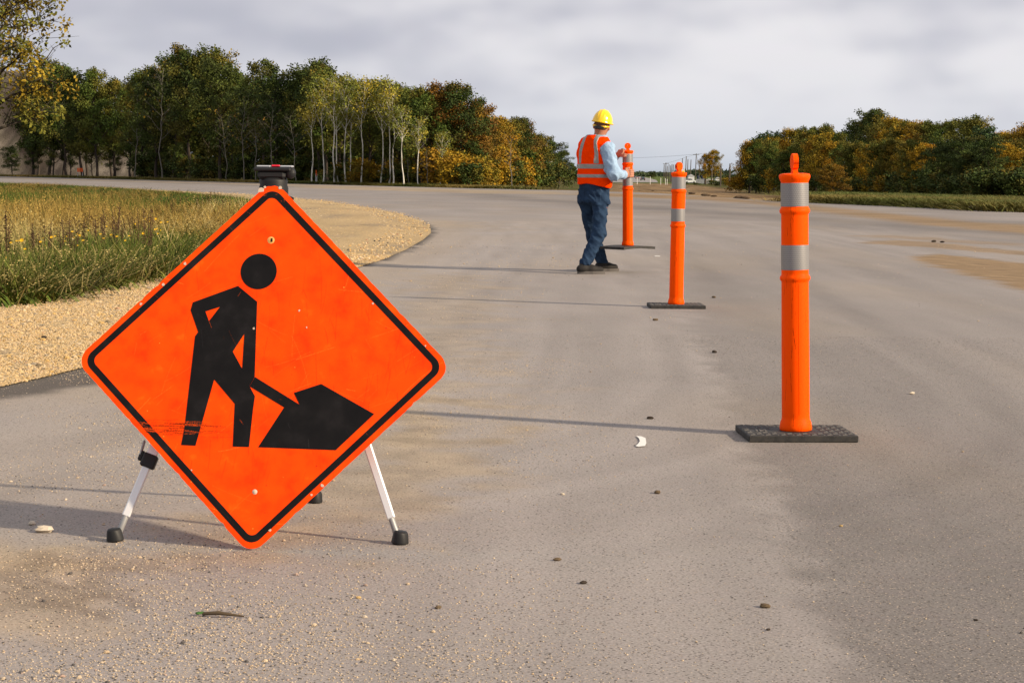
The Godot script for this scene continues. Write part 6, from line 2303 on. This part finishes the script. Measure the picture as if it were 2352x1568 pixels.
	for j in nzz + 1:
		for k in nxx + 1:
			var px := lerpf(-900.0, 830.0, float(k) / nxx)
			var h := 0.0
			for e in prof.size() - 1:
				if px >= prof[e][0] and px <= prof[e + 1][0]:
					h = lerpf(prof[e][1], prof[e + 1][1], (px - prof[e][0]) / (prof[e + 1][0] - prof[e][0]))
			var x := (px - 1176.0) / F * dd
			var z := -dd + 26.0 - j * 1.9
			var up := minf(float(j) * 1.9 * 0.78, h) if j < nzz / 2 else minf((nzz - j) * 1.9 * 0.78, h)
			var ns := hn.get_noise_2d(x * 1.4, z * 1.4 + up)
			hm.col = Color(0.19, 0.163, 0.13).lerp(Color(0.065, 0.052, 0.042), clampf(0.35 + hn.get_noise_2d(x * 0.9 + up * 0.6, up * 0.35) * 1.7, 0.0, 1.0)) * (0.9 + 0.9 * hn.get_noise_2d(x * 9.0, up * 9.0))
			hm.add(Vector3(x, -0.6 + up + ns * 0.9 * clampf(up * 0.5, 0.0, 1.0), z))
	for j in nzz:
		for k in nxx:
			var a := j * (nxx + 1) + k
			quad_up(hm, [a, a + 1, a + nxx + 2, a + nxx + 1])
	var pile_mat := vmat(1.0, 0.1)
	pile_mat.albedo_texture = M.gravel.albedo_texture
	pile_mat.uv1_triplanar = true
	pile_mat.uv1_world_triplanar = true
	pile_mat.uv1_scale = Vector3(0.10, 0.10, 0.10)
	tag(part("rubble_pile", hm, pile_mat, self), "huge grey brown pile of gravel rubble behind the wood", "rubble pile")
	# clods thrown up along the verge beyond the road
	var cm := mat(lin(0.085, 0.060, 0.040), 1.0, 0.1)
	for q in [[1700, 456.5, 0.9], [1712, 457, 0.7], [1622, 450, 0.8], [1590, 446, 0.7], [1640, 452, 0.5], [1560, 438, 0.8], [1470, 437, 0.6], [1500, 430, 0.8]]:
		var p := terr_hit(q[0], q[1], 300.0)
		var o := inst("earth_mound", stone_mesh(int(q[0]), 11, cm), self)
		o.transform = Transform3D(Basis(Vector3.UP, q[0]).scaled_local(Vector3(q[2] * 0.7, 0.26 * q[2], q[2] * 0.6)), p + Vector3(0, 0.05, 0))
		tag(o, "low dark mound of turned earth on the verge beyond the asphalt", "mound", "mounds of turned earth")
	# orange barricade boards under the wood
	for q in [[183, 399.5, 7.0], [726, 399, 1.5]]:
		var p := at(q[0], q[1], edge_d(q[0]) + 9.0)
		p.y = terrain_y(p.x, p.z)
		var w: float = q[2] * 2.0 * (-p.z) / F
		var o := thing("barricade", "small orange striped barricade board beneath the trees" if q[0] < 500 else "small narrow orange marker beneath the white aspens", "barricade", p)
		var mb := MB.new()
		for e in 3:
			mb.cbox(Transform3D(Basis(), Vector3(w * (-0.33 + e * 0.33), 1.0, 0)), Vector3(w * 0.24, 0.5, 0.06), 0.01)
		part("board", mb, mat(lin(0.75, 0.12, 0.02), 0.6, 0.3), o)
		mb = MB.new()
		for e in [-0.4, 0.4]:
			mb.cbox(Transform3D(Basis(), Vector3(w * e, 0.45, -0.05)), Vector3(0.08, 0.95, 0.06), 0.01)
		part("legs", mb, mat(lin(0.4, 0.4, 0.4), 0.6, 0.3), o)

# ------------------------------------------------------------------ scene
func _ready() -> void:
	rng.seed = 20240
	cam_basis = Basis(Vector3.RIGHT, -PITCH) * Basis(Vector3.BACK, ROLL)
	var cam := Camera3D.new()
	cam.name = "camera"
	cam.transform = Transform3D(cam_basis, cam_pos)
	cam.fov = rad_to_deg(2.0 * atan(784.0 / F))
	cam.near = 0.1
	cam.far = 9000.0
	add_child(cam)
	cam.current = true
	# --- sky, sun, exposure
	var we := WorldEnvironment.new()
	we.name = "environment"
	var env := Environment.new()
	env.background_mode = Environment.BG_SKY
	var sky := Sky.new()
	var pano := PanoramaSkyMaterial.new()
	pano.panorama = ImageTexture.create_from_image(make_sky())
	sky.sky_material = pano
	env.sky = sky
	env.background_energy_multiplier = 0.80
	env.tonemap_mode = Environment.TONE_MAPPER_LINEAR
	env.tonemap_exposure = 1.28
	env.sdfgi_enabled = true
	env.ssao_enabled = true
	env.ssil_enabled = true
	we.environment = env
	add_child(we)
	var sun := DirectionalLight3D.new()
	sun.name = "sun"
	var to_sun := Vector3(0.915 * cos(deg_to_rad(24.0)), sin(deg_to_rad(24.0)), 0.40 * cos(deg_to_rad(24.0)))
	sun.look_at_from_position(to_sun * 50.0, Vector3.ZERO, Vector3.UP)
	sun.light_color = Color(1.0, 0.92, 0.80)
	sun.light_energy = 1.6
	sun.light_angular_distance = 2.2
	sun.shadow_enabled = true
	add_child(sun)
	# --- setting, then things
	noise_a = fn(2, 0.05, 4)
	noise_b = fn(7, 0.08, 4)
	noise_c = fn(17, 0.4, 4)
	var t0 := Time.get_ticks_msec()
	build_ground()
	print("ground ", Time.get_ticks_msec() - t0)
	build_trees()
	print("trees ", Time.get_ticks_msec() - t0)
	build_grass()
	print("grass ", Time.get_ticks_msec() - t0)
	build_posts()
	build_sign()
	print("sign ", Time.get_ticks_msec() - t0)
	build_man()
	print("man ", Time.get_ticks_msec() - t0)
	build_far()
	print("far ", Time.get_ticks_msec() - t0)
	build_stones()
	print("stones ", Time.get_ticks_msec() - t0)
